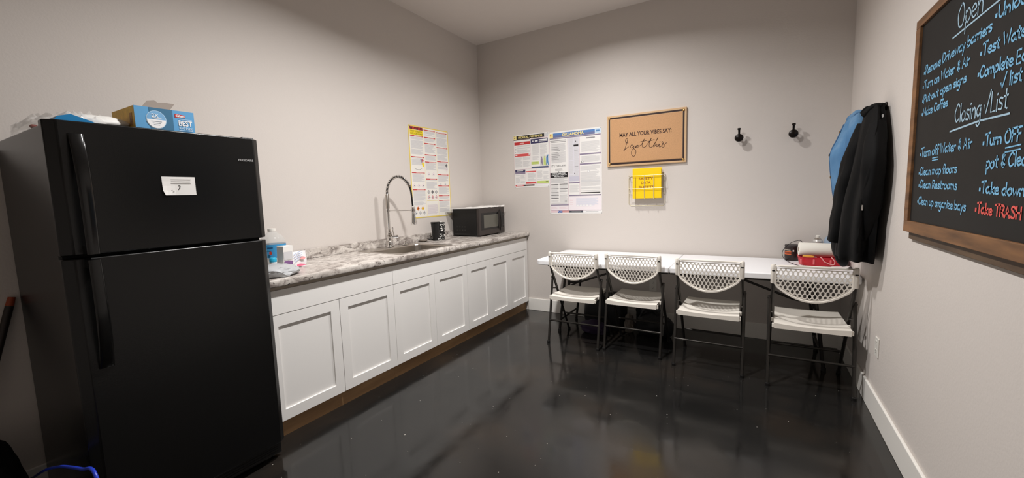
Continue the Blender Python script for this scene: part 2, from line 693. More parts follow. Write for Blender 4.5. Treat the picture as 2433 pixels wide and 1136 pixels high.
# ------------------------------------------------------------------ things on the refrigerator
def bag_box():
    # box of bags: measured on the top of the refrigerator
    zt = FZ + 0.0005
    p0 = Vector((0.715, -3.468, zt))     # front-left bottom corner
    L, D, Hh = 0.205, 0.235, 0.096
    t = thing('trash_bag_box', 'blue and yellow carton of trash bags with torn-up lid on the refrigerator', 'box', tuple(p0))
    blue = mat('carton_blue', (92, 158, 206), 0.5)
    dark = mat('carton_dark_blue', (58, 112, 146), 0.5)
    yel = mat('carton_yellow', (232, 186, 84), 0.55, noise_amt=0.15, nscale=40)
    grey = mat('carton_grey_board', (150, 140, 132), 0.8)
    white = mat('print_white', (240, 240, 240), 0.6)
    x1 = p0.x
    x0 = p0.x - D
    y0, y1 = p0.y, p0.y + L
    z1 = zt + Hh
    th = 0.0015
    B((x1 - th, y0, zt), (x1, y1, z1), blue).build('front_panel', t)
    B((x0, y0, zt), (x0 + th, y1, z1), blue).build('back_panel', t)
    B((x0 + th, y0, zt), (x1 - th, y0 + th, z1), yel).build('end_panel', t)
    B((x0 + th, y1 - th, zt), (x1 - th, y1, z1), yel).build('end_panel', t)
    B((x0 + th, y0 + th, zt), (x1 - th, y1 - th, zt + th), grey).build('bottom_panel', t)
    MB().blob(((x0 + x1) / 2, (y0 + y1) / 2, zt + .045), (.055, .095, .045), mat('bag_white', (225, 225, 228), .4), .2, 3, 4, 3, zt + .003).build('rolled_bags', t, smooth=True)
    # torn lid flap standing up
    fx = x1 - .15
    zf = z1 - .004
    fl = [(fx, y, z) for y, z in ((-3.412, zf), (-3.371, zf + .060), (-3.345, zf + .066), (-3.334, zf + .057), (-3.305, zf + .061), (-3.272, zf + .060), (-3.292, zf + .03), (-3.298, zf))]
    fl0 = [(x0 + .02, y0 + .035, z1), (x0 + .015, y0 + .065, z1 + .040), (x0 + .012, y0 + .095, z1 + .043), (x0 + .012, y0 + .115, z1 + .036), (x0 + .012, y0 + .135, z1 + .036),
          (x0 + .012, y0 + .178, z1 + .036), (x0 + .02, y0 + .165, z1 + .01), (x0 + .02, y0 + .160, z1)]
    MB().prism(fl, (-0.0015, 0, 0), grey).build('torn_flap', t)
    s = Sheet((x1, y0, zt), Vector((0, L / .222, 0)), Vector((0, 0, Hh / .112)), (1, 0, 0))
    s.rect('printed_band', .052, 0, .138, .112, dark)
    s.disc('round_emblem', .075, .056, .037, .043, mat('emblem_blue', (176, 208, 232), .5), .0012)
    s.disc('round_emblem', .075, .056, .0345, .0405, mat('emblem_blue2', (120, 172, 214), .5), .0016)
    s.poly('round_emblem', [(.075 + .0345 * math.cos(a), .056 + .0405 * math.sin(a)) for a in [math.pi * (1.0 + k / 16.0) for k in range(17)]], white, .002)
    s.text('lettering', '2X', .058, .066, .084, .084, white, .0024, 0.02)
    s.rect('lettering', .060, .061, .094, .0635, white, .0024)
    for k in range(3):
        s.rect('lettering', .056 + .004 * k, .046 - .008 * k, .094 - .004 * k, .0485 - .008 * k, mat('emblem_grey', (150, 160, 170), .6), .0026)
    s.poly('brand_badge', [(.146, .078), (.146, .096), (.186, .092), (.186, .080)], mat('badge_red', (206, 52, 46), .5), .0012)
    s.text('brand_badge', 'Glad', .149, .081, .183, .0925, white, .0018, 0.03)
    s.text('lettering', 'BEST', .158, .038, .212, .066, white, .0014, 0.015)
    s.text('lettering', 'BAG EVER!', .159, .022, .212, .033, mat('print_pale', (210, 226, 238), .6), .0014, 0.01)
    s.rect('lettering', .158, .0155, .212, .0175, mat('print_pale', (210, 226, 238), .6), .0014)
    s.rect('lettering', .158, .070, .212, .0715, mat('print_pale', (210, 226, 238), .6), .0014)
    s.build(t)
    s2 = Sheet((x1, y0, zt), (-1, 0, 0), (0, 0, 1), (0, -1, 0))
    s2.rect('end_print', .025, .02, .050, .07, mat('end_pic', (178, 128, 74), .6, noise_amt=.3, nscale=60))
    s2.rect('end_print', .032, .032, .044, .048, mat('end_ink', (120, 84, 60), .6), .0012)
    s2.rect('end_print', .07, .005, .125, .022, mat('end_grey', (140, 122, 96), .6, noise_amt=.4, nscale=90), .0010)
    s2.build(t)


bag_box()


def clear_mat(name, rgb, rough=0.08, alpha=0.25):
    m = mat(name, rgb, rough, spec=0.8, alpha=alpha)
    return m


def fridge_plastic():
    z = FZ + .0005
    cm = clear_mat('crinkled_clear_plastic', (238, 236, 232), 0.07, 0.26)
    t = thing('plastic_wrap_bag', 'crumpled clear plastic bag lying on the refrigerator edge', 'plastic bag', (0.30, -3.66, z))

    def crinkle(name, cx, cy, rx, ry, h, seed, n=34):
        P = []
        for i in range(n + 1):
            row = []
            for j in range(n + 1):
                u, v = i / n * 2 - 1, j / n * 2 - 1
                # square -> disc
                a = u * math.sqrt(1 - v * v / 2)
                b = v * math.sqrt(1 - u * u / 2)
                r2 = min(1, a * a + b * b)
                q = Vector((a * 3.2 + seed, b * 3.2 - seed, seed * .37))
                k = 0.6 + 0.4 * noise.noise(q) + 0.30 * abs(noise.noise(q * 1.9)) + 0.14 * abs(noise.noise(q * 4.3))
                hh = h * max(0.0, (1 - r2) ** 0.45) * max(0.12, k)
                row.append(Vector((cx + a * rx * (1 + .1 * noise.noise(q * 2)), cy + b * ry * (1 + .1 * noise.noise(q * 1.7)), z + .001 + hh)))
            P.append(row)
        MB().grid(P, cm).build(name, t, smooth=True, angle=25)
    crinkle('film', 0.30, -3.600, 0.27, 0.125, 0.098, 3.3)
    crinkle('film', 0.60, -3.60, 0.11, 0.10, 0.068, 8.1)
    MB().blob((0.33, -3.67, z + .028), (.010, .012, .009), mat('red_seal', (140, 50, 40), .5), .2, 2, 1, 2).build('red_seal', t, smooth=True)
    # items inside: a pale pack and a blue folded wrapper, beside each other
    p = thing('folded_wrapper', 'bright blue folded packet under clear plastic on the refrigerator', 'packet', (0.70, -3.67, z))
    MB().prism([(0.735, -3.700, z + .001), (0.735, -3.585, z + .001), (0.735, -3.60, z + .010), (0.735, -3.655, z + .030), (0.735, -3.69, z + .018)], (-0.10, 0, 0), mat('wrapper_blue', (28, 128, 186), .4)).build('wrapper', p)
    q = thing('white_cloth_pack', 'low white pack under clear plastic on the refrigerator', 'packet', (0.60, -3.56, z))
    MB().blob((0.635, -3.555, z + .022), (.05, .095, .028), mat('pack_white', (226, 224, 220), .5), .12, 2, 5, 3, z + .001).build('pack', q, smooth=True)


fridge_plastic()

# ------------------------------------------------------------------ base cabinets
CF = 0.61          # door face plane
ZK = 0.105
ZD, ZT = 0.714, 0.852


def base_cabinet(y0, y1, doors, label, drawers=1):
    t = thing('base_cabinet', label, 'cabinet', (CF / 2, (y0 + y1) / 2, 0), 'white shaker base cabinets under the countertop')
    g = 0.0016
    th = 0.019
    xb = CF - th
    mb = MB()
    mb.box((0.003, y0 + g / 2, ZK), (xb - .001, y0 + .016, 0.873), M_CABIN)
    mb.box((0.003, y1 - .016, ZK), (xb - .001, y1 - g / 2, 0.873), M_CABIN)
    mb.box((0.003, y0 + .016, ZK), (xb - .001, y1 - .016, ZK + .016), M_CABIN)
    mb.box((0.003, y0 + .016, ZK + .016), (0.012, y1 - .016, 0.80), M_CABIN)
    mb.box((xb - .02, y0 + .016, 0.835), (xb - .001, y1 - .016, 0.873), M_CABIN)
    mb.box((xb - .02, y0 + .016, ZK + .016), (xb - .004, y1 - .016, 0.835), M_CABIN)
    mb.build('body', t)
    B((0.545, y0 + .0005, 0.0), (0.572, y1 - .0005, ZK - .0005), M_KICK).build('toe_kick', t)
    B((xb, y0 + g, ZD + g), (CF, y1 - g, ZT), M_CAB).build('drawer_front', t, bevel=0.0015)
    ys = [y0 + (y1 - y0) * k / doors for k in range(doors + 1)]
    for a, b in zip(ys[:-1], ys[1:]):
        a += g
        b -= g
        z0, z1 = ZK, ZD - g
        r = 0.062
        mb = MB()
        mb.box((xb, a, z0), (CF, a + r, z1), M_CAB)
        mb.box((xb, b - r, z0), (CF, b, z1), M_CAB)
        mb.box((xb, a + r, z0), (CF, b - r, z0 + r), M_CAB)
        mb.box((xb, a + r, z1 - r), (CF, b - r, z1), M_CAB)
        d = mb.build('door', t)
        B((xb, a + r, z0 + r), (CF - .0095, b - r, z1 - r), M_CAB).build('door_panel', d)


base_cabinet(-2.985, -2.072, 2, 'white two-door base cabinet standing against the refrigerator')
base_cabinet(-2.072, -1.178, 2, 'white two-door sink base cabinet under the faucet')
base_cabinet(-1.178, -0.418, 2, 'white two-door base cabinet under the cups and microwave edge')
base_cabinet(-0.418, -0.012, 1, 'narrow white single-door base cabinet in the room corner')

# ------------------------------------------------------------------ countertop, sink, faucet
ZC = 0.914
SX0, SX1, SY0, SY1 = 0.060, 0.570, -1.935, -1.300     # sink rim


def countertop():
    t = thing('countertop', 'long mottled grey granite-look countertop with low backsplash', 'countertop', (0.32, -1.5, ZC))
    y0, y1 = -2.99, -0.002
    hx0, hx1, hy0, hy1 = SX0 + .02, SX1 - .02, SY0 + .02, SY1 - .02
    zb = 0.875
    mb = MB()
    mb.box((0.002, y0, zb), (hx0, y1, ZC), M_GRAN)
    mb.box((hx1, y0, zb), (0.632, y1, ZC), M_GRAN)
    mb.box((hx0, y0, zb), (hx1, hy0, ZC), M_GRAN)
    mb.box((hx0, hy1, zb), (hx1, y1, ZC), M_GRAN)
    # rounded front nosing
    R = (ZC - zb) / 2
    ring = []
    for y in (y0, y1):
        ring.append([Vector((0.632 + 0.009 * max(0.0, math.sin(a)) ** 0.35, y, (zb + ZC) / 2 + math.cos(a) * R)) for a in [math.pi * k / 10 for k in range(11)]])
    mb.loft(ring, M_GRAN, closed_ring=False, cap=False)
    mb.build('slab', t, smooth=True, angle=30)
    B((0.002, y0, ZC + .0002), (0.021, y1, ZC + .072), M_GRAN).build('backsplash', t, bevel=0.003)


countertop()


def sink():
    t = thing('kitchen_sink', 'stainless steel drop-in sink set in the countertop', 'sink', ((SX0 + SX1) / 2, (SY0 + SY1) / 2, ZC))

    def rr(x0, x1, y0, y1, r, z, n=6):
        pts = []
        for cx, cy, a0 in ((x1 - r, y1 - r, 0), (x0 + r, y1 - r, 90), (x0 + r, y0 + r, 180), (x1 - r, y0 + r, 270)):
            for k in range(n + 1):
                a = math.radians(a0 + 90 * k / n)
                pts.append(Vector((cx + r * math.cos(a), cy + r * math.sin(a), z)))
        return pts
    bx0, bx1, by0, by1 = SX0 + .105, SX1 - .035, SY0 + .035, SY1 - .035
    z = ZC
    rings = [rr(SX0, SX1, SY0, SY1, .03, z + .0005), rr(SX0 + .003, SX1 - .003, SY0 + .003, SY1 - .003, .03, z + .004), rr(SX0 + .012, SX1 - .012, SY0 + .012, SY1 - .012, .03, z + .0045),
             rr(bx0 - .004, bx1 + .004, by0 - .004, by1 + .004, .05, z + .003), rr(bx0, bx1, by0, by1, .05, z - .006)]
    MB().loft(rings, M_STEEL, cap=False).build('rim', t, smooth=True)
    rings = [rr(bx0, bx1, by0, by1, .05, z - .006), rr(bx0 + .006, bx1 - .006, by0 + .006, by1 - .006, .05, z - .12), rr(bx0 + .02, bx1 - .02, by0 + .02, by1 - .02, .05, z - .16),
             rr(bx0 + .05, bx1 - .05, by0 + .05, by1 - .05, .04, z - .172), rr(bx0 + .16, bx1 - .16, by0 + .22, by1 - .22, .02, z - .176)]
    mb = MB()
    mb.loft(rings, M_STEEL, cap=False)
    mb.add(rings[-1], [tuple(range(len(rings[-1])))], M_STEEL)
    mb.build('basin', t, smooth=True, angle=60)
    MB().lathe(((bx0 + bx1) / 2, (by0 + by1) / 2, z - .1755), [(.045, 0), (.042, .003), (.030, .001), (.001, 0.0005)], M_CHROME, 24).build('drain', t, smooth=True)


sink()


def faucet():
    bx, by = 0.112, -1.617
    z = ZC + .0048
    t = thing('kitchen_faucet', 'chrome pull-down spring faucet arching over the sink', 'faucet', (bx, by, z))
    MB().lathe((bx, by, z), [(.033, 0), (.033, .006), (.027, .012), (.023, .03), (.022, .05), (.026, .055), (.026, .06), (.022, .066), (.021, .10), (.025, .108), (.025, .118), (.019, .128), (.013, .15), (.011, .16)], M_CHROME, 28).build('base', t, smooth=True)
    MB().lathe((bx, by, z), [(.0115, .15), (.0115, .345)], M_CHROME, 20).build('riser', t, smooth=True)
    MB().lathe((bx, by, z), [(.012, .335), (.016, .338), (.016, .455), (.013, .46)], M_STEEL, 20).build('sleeve', t, smooth=True)
    # arch
    dv = Vector((0.215, 0.075, 0))
    top = 0.61
    P = []
    for k in range(41):
        a = math.pi * k / 40 * 0.93
        f = 0.5 - 0.5 * math.cos(a)
        P.append(Vector((bx, by, 0)) + dv * f + Vector((0, 0, z + .455 + (top - .455) * math.sin(a) ** 0.85 - (0.0 if a < math.pi / 2 else 0.05 * (f - .5) ** 1.2))))
    end = P[-1]
    hd = Vector((bx, by, 0)) + dv * 1.03 + Vector((0, 0, z + .34))
    hose = P + [end.lerp(hd, k / 8.0) for k in range(1, 9)]
    hose = cat_rom(hose[::3] + [hose[-1]], 4)
    MB().tube(hose, 0.0075, M_BLACKP, 10).build('hose', t, smooth=True)
    # coil spring round the first part of the hose
    C = []
    Q = cat_rom(P[:38:2], 6)
    seglen = [0.0]
    for a, b in zip(Q[:-1], Q[1:]):
        seglen.append(seglen[-1] + (b - a).length)
    total = seglen[-1]
    turns = 30
    steps = turns * 12
    up = Vector((-dv.y, dv.x, 0)).normalized()
    idx = 0
    for k in range(steps + 1):
        sl = total * k / steps
        while idx < len(Q) - 2 and seglen[idx + 1] < sl:
            idx += 1
        f = (sl - seglen[idx]) / max(1e-9, seglen[idx + 1] - seglen[idx])
        c = Q[idx].lerp(Q[idx + 1], f)
        tn = (Q[idx + 1] - Q[idx]).normalized()
        n2 = tn.cross(up).normalized()
        a = 2 * math.pi * turns * k / steps
        C.append(c + (up * math.cos(a) + n2 * math.sin(a)) * 0.0125)
    MB().tube(C, 0.0032, M_CHROME, 6).build('spring', t, smooth=True)
    MB().lathe(tuple(P[36]), [(.010, -.012), (.016, -.010), (.016, .010), (.010, .012)], M_CHROME, 18, axis=(P[37] - P[35])).build('spring_collar', t, smooth=True)
    MB().lathe((hd.x, hd.y, hd.z), [(.009, .012), (.014, .004), (.017, -.01), (.017, -.04), (.015, -.05), (.018, -.075), (.024, -.12), (.026, -.135), (.024, -.143), (.004, -.143)], M_CHROME, 24).build('spray_head', t, smooth=True)
    a0 = Vector((bx, by, z + .318))
    a1 = Vector((hd.x, hd.y, z + .318))
    MB().tube([a0, a1], 0.0042, M_CHROME, 10).lathe((bx, by, z + .318), [(.0155, -.012), (.0155, .012)], M_CHROME, 18).build('support_arm', t, smooth=True)
    MB().lathe((hd.x, hd.y, z + .318), [(.0185, -.011), (.021, -.009), (.021, .009), (.0185, .011)], M_CHROME, 20).build('support_ring', t, smooth=True)
    # lever on the side (towards the room corner)
    ld = Vector((0.25, 1.0, 0)).normalized()
    b0 = Vector((bx, by, z + .085))
    mb = MB()
    mb.tube([b0, b0 + ld * .055], [.013, .012], M_CHROME, 16)
    mb.lathe(tuple(b0 + ld * .055), [(.012, 0), (.0165, .004), (.0165, .02), (.008, .026)], M_CHROME, 18, axis=ld)
    mb.tube([b0 + ld * .045 + Vector((0, 0, .01)), b0 + ld * .036 + Vector((0, 0, .055)), b0 + ld * .033 + Vector((0, 0, .075)), b0 + ld * .032 + Vector((0, 0, .088))], [.005, .0045, .008, .006], M_CHROME, 12)
    mb.build('lever_handle', t, smooth=True)
    # strainer cap on the sink deck
    c = thing('drain_stopper', 'chrome knobbed stopper on the sink deck beside the faucet', 'stopper', (0.116, -1.44, z))
    MB().lathe((0.116, -1.44, z), [(.030, 0), (.030, .004), (.022, .008), (.012, .012), (.008, .022), (.012, .028), (.010, .034), (.001, .036)], M_CHROME, 24).build('stopper_cap', c, smooth=True)


faucet()


def small_dish():
    c = (0.085, -1.165, ZC + .0005)
    t = thing('soap_dish', 'thin steel dish on the countertop left of the cups', 'dish', c)
    MB().lathe(c, [(.022, 0), (.028, .002), (.052, .016), (.054, .018), (.050, .017), (.026, .005), (.001, .004)], M_STEEL, 28).build('bowl', t, smooth=True)
    MB().tube([(c[0] + .02, c[1] + .045, c[2] + .016), (c[0] + .03, c[1] + .075, c[2] + .020), (c[0] + .035, c[1] + .10, c[2] + .012)], [.005, .006, .004], M_BLACKP, 8).build('brush_handle', t, smooth=True)


small_dish()


def cups():
    c = (0.135, -1.035, ZC + .0005)
    t = thing('tumbler', 'matte black tumbler cup on the countertop', 'cup', c, 'tumblers beside the microwave')
    MB().lathe(c, [(.030, 0), (.033, .003), (.044, .165), (.045, .178), (.042, .178), (.039, .165), (.03, .006), (.001, .006)], M_BLACKP, 32).build('cup_body', t, smooth=True)
    MB().lathe(c, [(.0455, .168), (.0465, .171), (.0465, .183), (.043, .186), (.001, .186)], M_BLACKG, 32).build('lid', t, smooth=True)
    s = Sheet((c[0] + .0345, c[1] - .01, c[2] + .014), Vector((.45, .9, 0)).normalized(), (0, 0, 1), Vector((.9, -.45, 0)).normalized())
    s.poly('white_mark', [(0, 0), (.006, -.003), (.012, .004), (.008, .010), (.003, .006)], mat('print_white', (240, 240, 240), .6), 0.003)
    s.build(t)
    c = (0.110, -0.925, ZC + .0005)
    t = thing('tumbler', 'black and white patterned tumbler behind the black cup', 'cup', c, 'tumblers beside the microwave')
    m = bpy.data.materials.new('black_white_pattern')
    m.use_nodes = True
    nt = m.node_tree
    b = nt.nodes['Principled BSDF']
    b.inputs['Roughness'].default_value = .35
    tc = nt.nodes.new('ShaderNodeTexCoord')
    vo = nt.nodes.new('ShaderNodeTexVoronoi')
    vo.feature = 'DISTANCE_TO_EDGE'
    vo.inputs['Scale'].default_value = 42
    nt.links.new(tc.outputs['Object'], vo.inputs['Vector'])
    r = ramp(nt, vo.outputs['Distance'], [(0.16, (18, 18, 18)), (0.20, (236, 234, 230))])
    nt.links.new(r.outputs['Color'], b.inputs['Base Color'])
    MB().lathe(c, [(.033, 0), (.037, .004), (.040, .165), (.037, .165), (.034, .006), (.001, .006)], m, 32).build('cup_body', t, smooth=True)
    MB().lathe(c, [(.0405, .160), (.0415, .163), (.0415, .172), (.038, .174), (.001, .174)], M_BLACKP, 32).build('lid', t, smooth=True)
    MB().box((c[0] - .012, c[1] - .02, c[2] + .174), (c[0] + .012, c[1] + .012, c[2] + .182), M_OUT).build('lid_slider', t, bevel=.003)


cups()


def microwave():
    x0, x1 = 0.035, 0.385
    y0, y1 = -0.632, -0.130
    z0, z1 = ZC + .012, 1.213
    t = thing('microwave', 'black microwave oven with curved door handle on the countertop', 'microwave', ((x0 + x1) / 2, (y0 + y1) / 2, ZC))
    xb = x1 - .035
    B((x0, y0, z0), (xb, y1, z1), M_BLACKP).build('body', t, bevel=.004)
    dk = mat('microwave_dark_steel', (74, 68, 66), .34, metal=.55)
    yc = y1 - .105
    d = B((xb + .001, y0, z0), (x1, yc, z1), dk).build('door', t, bevel=.004)
    B((x1 - .001, y0 + .035, z0 + .055), (x1 + .0015, yc - .015, z1 - .050), mat('microwave_window_frame', (26, 25, 25), .25)).build('window_surround', d, bevel=.003)
    B((x1 + .0016, y0 + .085, z0 + .075), (x1 + .0025, yc - .035, z1 - .075), mat('microwave_mesh_glass', (98, 96, 88), .22)).build('window_pane', d)
    # curved handle
    P = []
    for k in range(13):
        a = k / 12.0
        P.append(Vector((x1 + .004 + .042 * math.sin(math.pi * a) ** .8, yc - .004 - .045 * math.sin(math.pi * a) + .012, z0 + .025 + (z1 - z0 - .05) * a)))
    Q = [Vector((x1 + .004 + .042 * math.sin(math.pi * k / 12.0) ** .8, yc + .012 + .006 * math.sin(math.pi * k / 12.0), z0 + .025 + (z1 - z0 - .05) * k / 12.0)) for k in range(13)]
    rings = []
    for p, q in zip(P, Q):
        rings.append([p, q + Vector((0, .004, 0)), q + Vector((-.008, .004, 0)), p + Vector((-.008, 0, 0))])
    MB().loft(rings, M_BLACKG).build('door_handle', d, smooth=True, angle=40)
    c = B((xb + .001, yc + .001, z0), (x1, y1, z1), dk).build('control_panel', t, bevel=.003)
    B((x1 - .0005, yc + .030, z0 + .06), (x1 + .001, y1 - .012, z1 - .055), M_BLACKG).build('keypad', c)
    s = Sheet((x1 + .001, yc + .030, z0 + .06), (0, 1, 0), (0, 0, 1), (1, 0, 0))
    kg = mat('key_grey', (150, 148, 144), .5)
    s.rect('display', .012, .125, .052, .140, mat('display_grey', (120, 128, 124), .3), .0004)
    for i in range(5):
        for j in range(3):
            s.rect('key', .012 + j * .015, .02 + i * .019, .021 + j * .015, .026 + i * .019, kg, .0004)
    s.build(c)
    sv = Sheet((x0, y0, z0), (1, 0, 0), (0, 0, 1), (0, -1, 0))
    vg = mat('vent_grey', (66, 64, 62), .5)
    for i in range(2):
        for j in range(4):
            sv.rect('vent_slot', .05 + j * .035, .055 + i * .033, .066 + j * .035, .060 + i * .033, vg, .0006)
            sv.rect('vent_slot', .05 + j * .035, .066 + i * .033, .066 + j * .035, .0685 + i * .033, vg, .0006)
    sv.rect('vent_slot', .02, .012, .22, .018, vg, .0006)
    sv.build(t)
    for y in (y0 + .05, y1 - .06):
        for x in (x0 + .05, x1 - .06):
            MB().lathe((x, y, ZC + .0006), [(.012, .0), (.014, .0114)], M_BLACKP, 14).build('foot', t)
    # sheet of paper towel on top, overhanging at the wall side
    zt = z1 + .001
    p = thing('paper_sheet', 'white paper sheets lying on the microwave and sticking out past its side', 'paper', (0.2, -.4, zt))
    P = []
    for i in range(25):
        row = []
        for j in range(17):
            u, v = i / 24.0, j / 16.0
            y = -0.725 + .40 * u
            x = 0.03 + .345 * v + .006 * math.sin(7 * u)
            z = zt + .0012
            row.append(Vector((x, y + .04 * v * (1 - u), z)))
        P.append(row)
    MB().grid(P, M_PAPER).build('flat_sheet', p, solid=.001)
    P = []
    for i in range(25):
        row = []
        for j in range(17):
            u, v = i / 24.0, j / 16.0
            q = Vector((u * 6, v * 5, 2.2))
            z = zt + .003 + .010 * abs(noise.noise(q)) + .006 * abs(noise.noise(q * 2.3)) + (.012 * max(0, u - .85) / .15)
            row.append(Vector((0.05 + .34 * v + .012 * noise.noise(q * .8), -0.545 + .43 * u, z)))
        P.append(row)
    MB().grid(P, mat('paper_towel', (240, 238, 234), .9)).build('crumpled_towel', p, solid=.001, smooth=True)


microwave()


# ------------------------------------------------------------------ clutter on the countertop beside the refrigerator
def counter_clutter():
    z = ZC + .0005
    c = (0.17, -2.665, z)
    t = thing('plastic_jug', 'large clear plastic bottle with white cap and blue label on the countertop', 'bottle', c)
    MB().lathe(c, [(.060, 0), (.072, .006), (.074, .05), (.071, .055), (.074, .06), (.074, .165), (.070, .185), (.052, .212), (.030, .228), (.022, .234), (.022, .240), (.001, .240)], clear_mat('clear_bottle', (225, 226, 222), .06, .32), 36).build('bottle_body', t, smooth=True)
    MB().lathe(c, [(.024, .236), (.024, .252), (.022, .254), (.001, .254)], M_OUT, 24).build('cap', t, smooth=True)
    MB().lathe(c, [(.0748, .07), (.0748, .155)], mat('label_blue', (64, 150, 202), .5), 36, cap=False).build('label_band', t, smooth=True)
    s = Sheet((c[0] + .046, c[1] - .062, z + .072), Vector((.80, .60, 0)), (0, 0, 1), Vector((.60, -.80, 0)))
    s.disc('label_spot', .018, .030, .009, .011, mat('label_red', (214, 74, 60), .5), 0.004)
    s.rect('label_spot', .0, .060, .034, .066, mat('label_navy', (24, 60, 110), .5), .004)
    s.build(t)
    c = (0.335, -2.690, z)
    t = thing('wipes_box', 'small white carton with purple and red print on the countertop', 'box', c)
    mb = MB()
    mb.prism([(c[0] - .03, c[1] - .036, z), (c[0] + .03, c[1] - .03, z), (c[0] + .03, c[1] + .032, z), (c[0] - .03, c[1] + .03, z)], (0, .006, .15), mat('carton_white', (236, 234, 230), .6))
    mb.build('carton', t, bevel=.002)
    s = Sheet((c[0] + .0305, c[1] - .028, z + .002), (0, 1, 0), (0, 0, 1), (1, 0, 0))
    s.rect('print_panel', .004, .062, .058, .112, mat('pp_grey', (206, 206, 208), .6), .0012)
    s.poly('print_panel', [(.004, .020), (.056, .024), (.060, .052), (.030, .058), (.004, .054)], mat('pp_purple', (126, 88, 140), .6), .0014)
    s.poly('print_panel', [(.002, .004), (.06, .002), (.064, .02), (.03, .024), (.002, .018)], mat('pp_red', (214, 58, 66), .6), .0016)
    s.build(t)
    c = (0.335, -2.765, z)
    t = thing('pill_bottle', 'little white bottle with a turquoise cap beside the refrigerator', 'bottle', c)
    MB().lathe(c, [(.018, 0), (.020, .003), (.020, .058), (.014, .062)], mat('bottle_white', (228, 228, 226), .5), 22).build('bottle_body', t, smooth=True)
    MB().lathe(c, [(.0195, .060), (.0205, .064), (.0205, .080), (.017, .086), (.001, .087)], mat('cap_turquoise', (40, 168, 206), .4), 22).build('cap', t, smooth=True)
    c = (0.30, -2.60, z)
    t = thing('printed_bag', 'white plastic bag with coloured print standing on the countertop', 'plastic bag', c)
    bm_ = mat('bag_print_white', (232, 230, 232), .35)
    rings = []
    for k in range(7):
        a = k / 6.0
        hw = .062 + .006 * math.sin(a * 5)
        hd = .034 * (1 - a) ** .7 + .003
        rings.append([Vector((c[0] + hd * math.cos(2 * math.pi * q / 28) * (1 + .25 * noise.noise(Vector((q * .6, a * 3, 1)))) + .012 * a, c[1] + hw * math.sin(2 * math.pi * q / 28) + .008 * a, z + .102 * a)) for q in range(28)])
    MB().loft(rings, bm_).build('bag', t, smooth=True)
    s = Sheet((c[0] + .036, c[1] - .05, z + .006), Vector((.1, 1, 0)).normalized(), Vector((-.2, 0, 1)).normalized(), Vector((1, -.1, .2)).normalized())
    s.poly('bag_print', [(.03, .0), (.09, .004), (.08, .012), (.05, .018), (.03, .012)], mat('pp_pink', (224, 110, 140), .6), .006)
    s.disc('bag_print', .075, .052, .018, .010, mat('pp_rose', (232, 160, 160), .6), .006)
    for k in range(4):
        s.stroke('bag_print', [(.02, .03 + k * .016), (.045, .045 + k * .014), (.075, .055 + k * .012 + .008)], .003, mat('pp_bluegrey', (150, 170, 204), .6), .006)
    s.build(t)
    c = (0.49, -2.83, z)
    t = thing('grey_bag', 'crumpled grey plastic bag on the countertop edge against the refrigerator', 'plastic bag', c)
    gm = mat('bag_grey', (172, 174, 176), .38)
    MB().blob((0.485, -2.84, z + .022), (.11, .125, .045), gm, .22, 1.5, 6, 4, z + .0005).build('bag', t, smooth=True, angle=30)


counter_clutter()


# ------------------------------------------------------------------ posters and signs
YB = -0.001      # face of the back wall things
G_TXT = mat('print_grey', (210, 209, 210), .8)
G_TXT2 = mat('print_grey_dark', (150, 148, 150), .8)
P_RED = mat('print_red', (196, 52, 54), .7)
P_BLACK = mat('print_black', (36, 32, 34), .7)
P_NAVY = mat('print_navy', (58, 54, 92), .7)
P_BLUE = mat('print_blue', (92, 138, 186), .7)
P_YEL = mat('print_yellow', (240, 214, 40), .7)
P_CREAM = mat('print_cream', (244, 226, 150), .7)
P_WHITE = mat('print_white', (240, 240, 240), .6)
P_PURP = mat('print_purple_grey', (140, 130, 152), .7)
P_PINK = mat('print_pink', (232, 205, 210), .7)
P_GREEN = mat('print_green', (196, 212, 122), .7)
P_ORANGE = mat('print_orange', (226, 130, 40), .7)


def pins(t, O, U, V, N, w, h):
    m = mat('pin_grey', (120, 120, 120), .3, metal=.6)
    for a, b in ((.008, .008), (w - .008, .008), (.008, h - .008), (w - .008, h - .008)):
        p = Vector(O) + Vector(U) * a + Vector(V) * b
        MB().lathe(tuple(p), [(.004, .0005), (.0035, .003), (.001, .004)], m, 10, axis=N).build('push_pin', t)


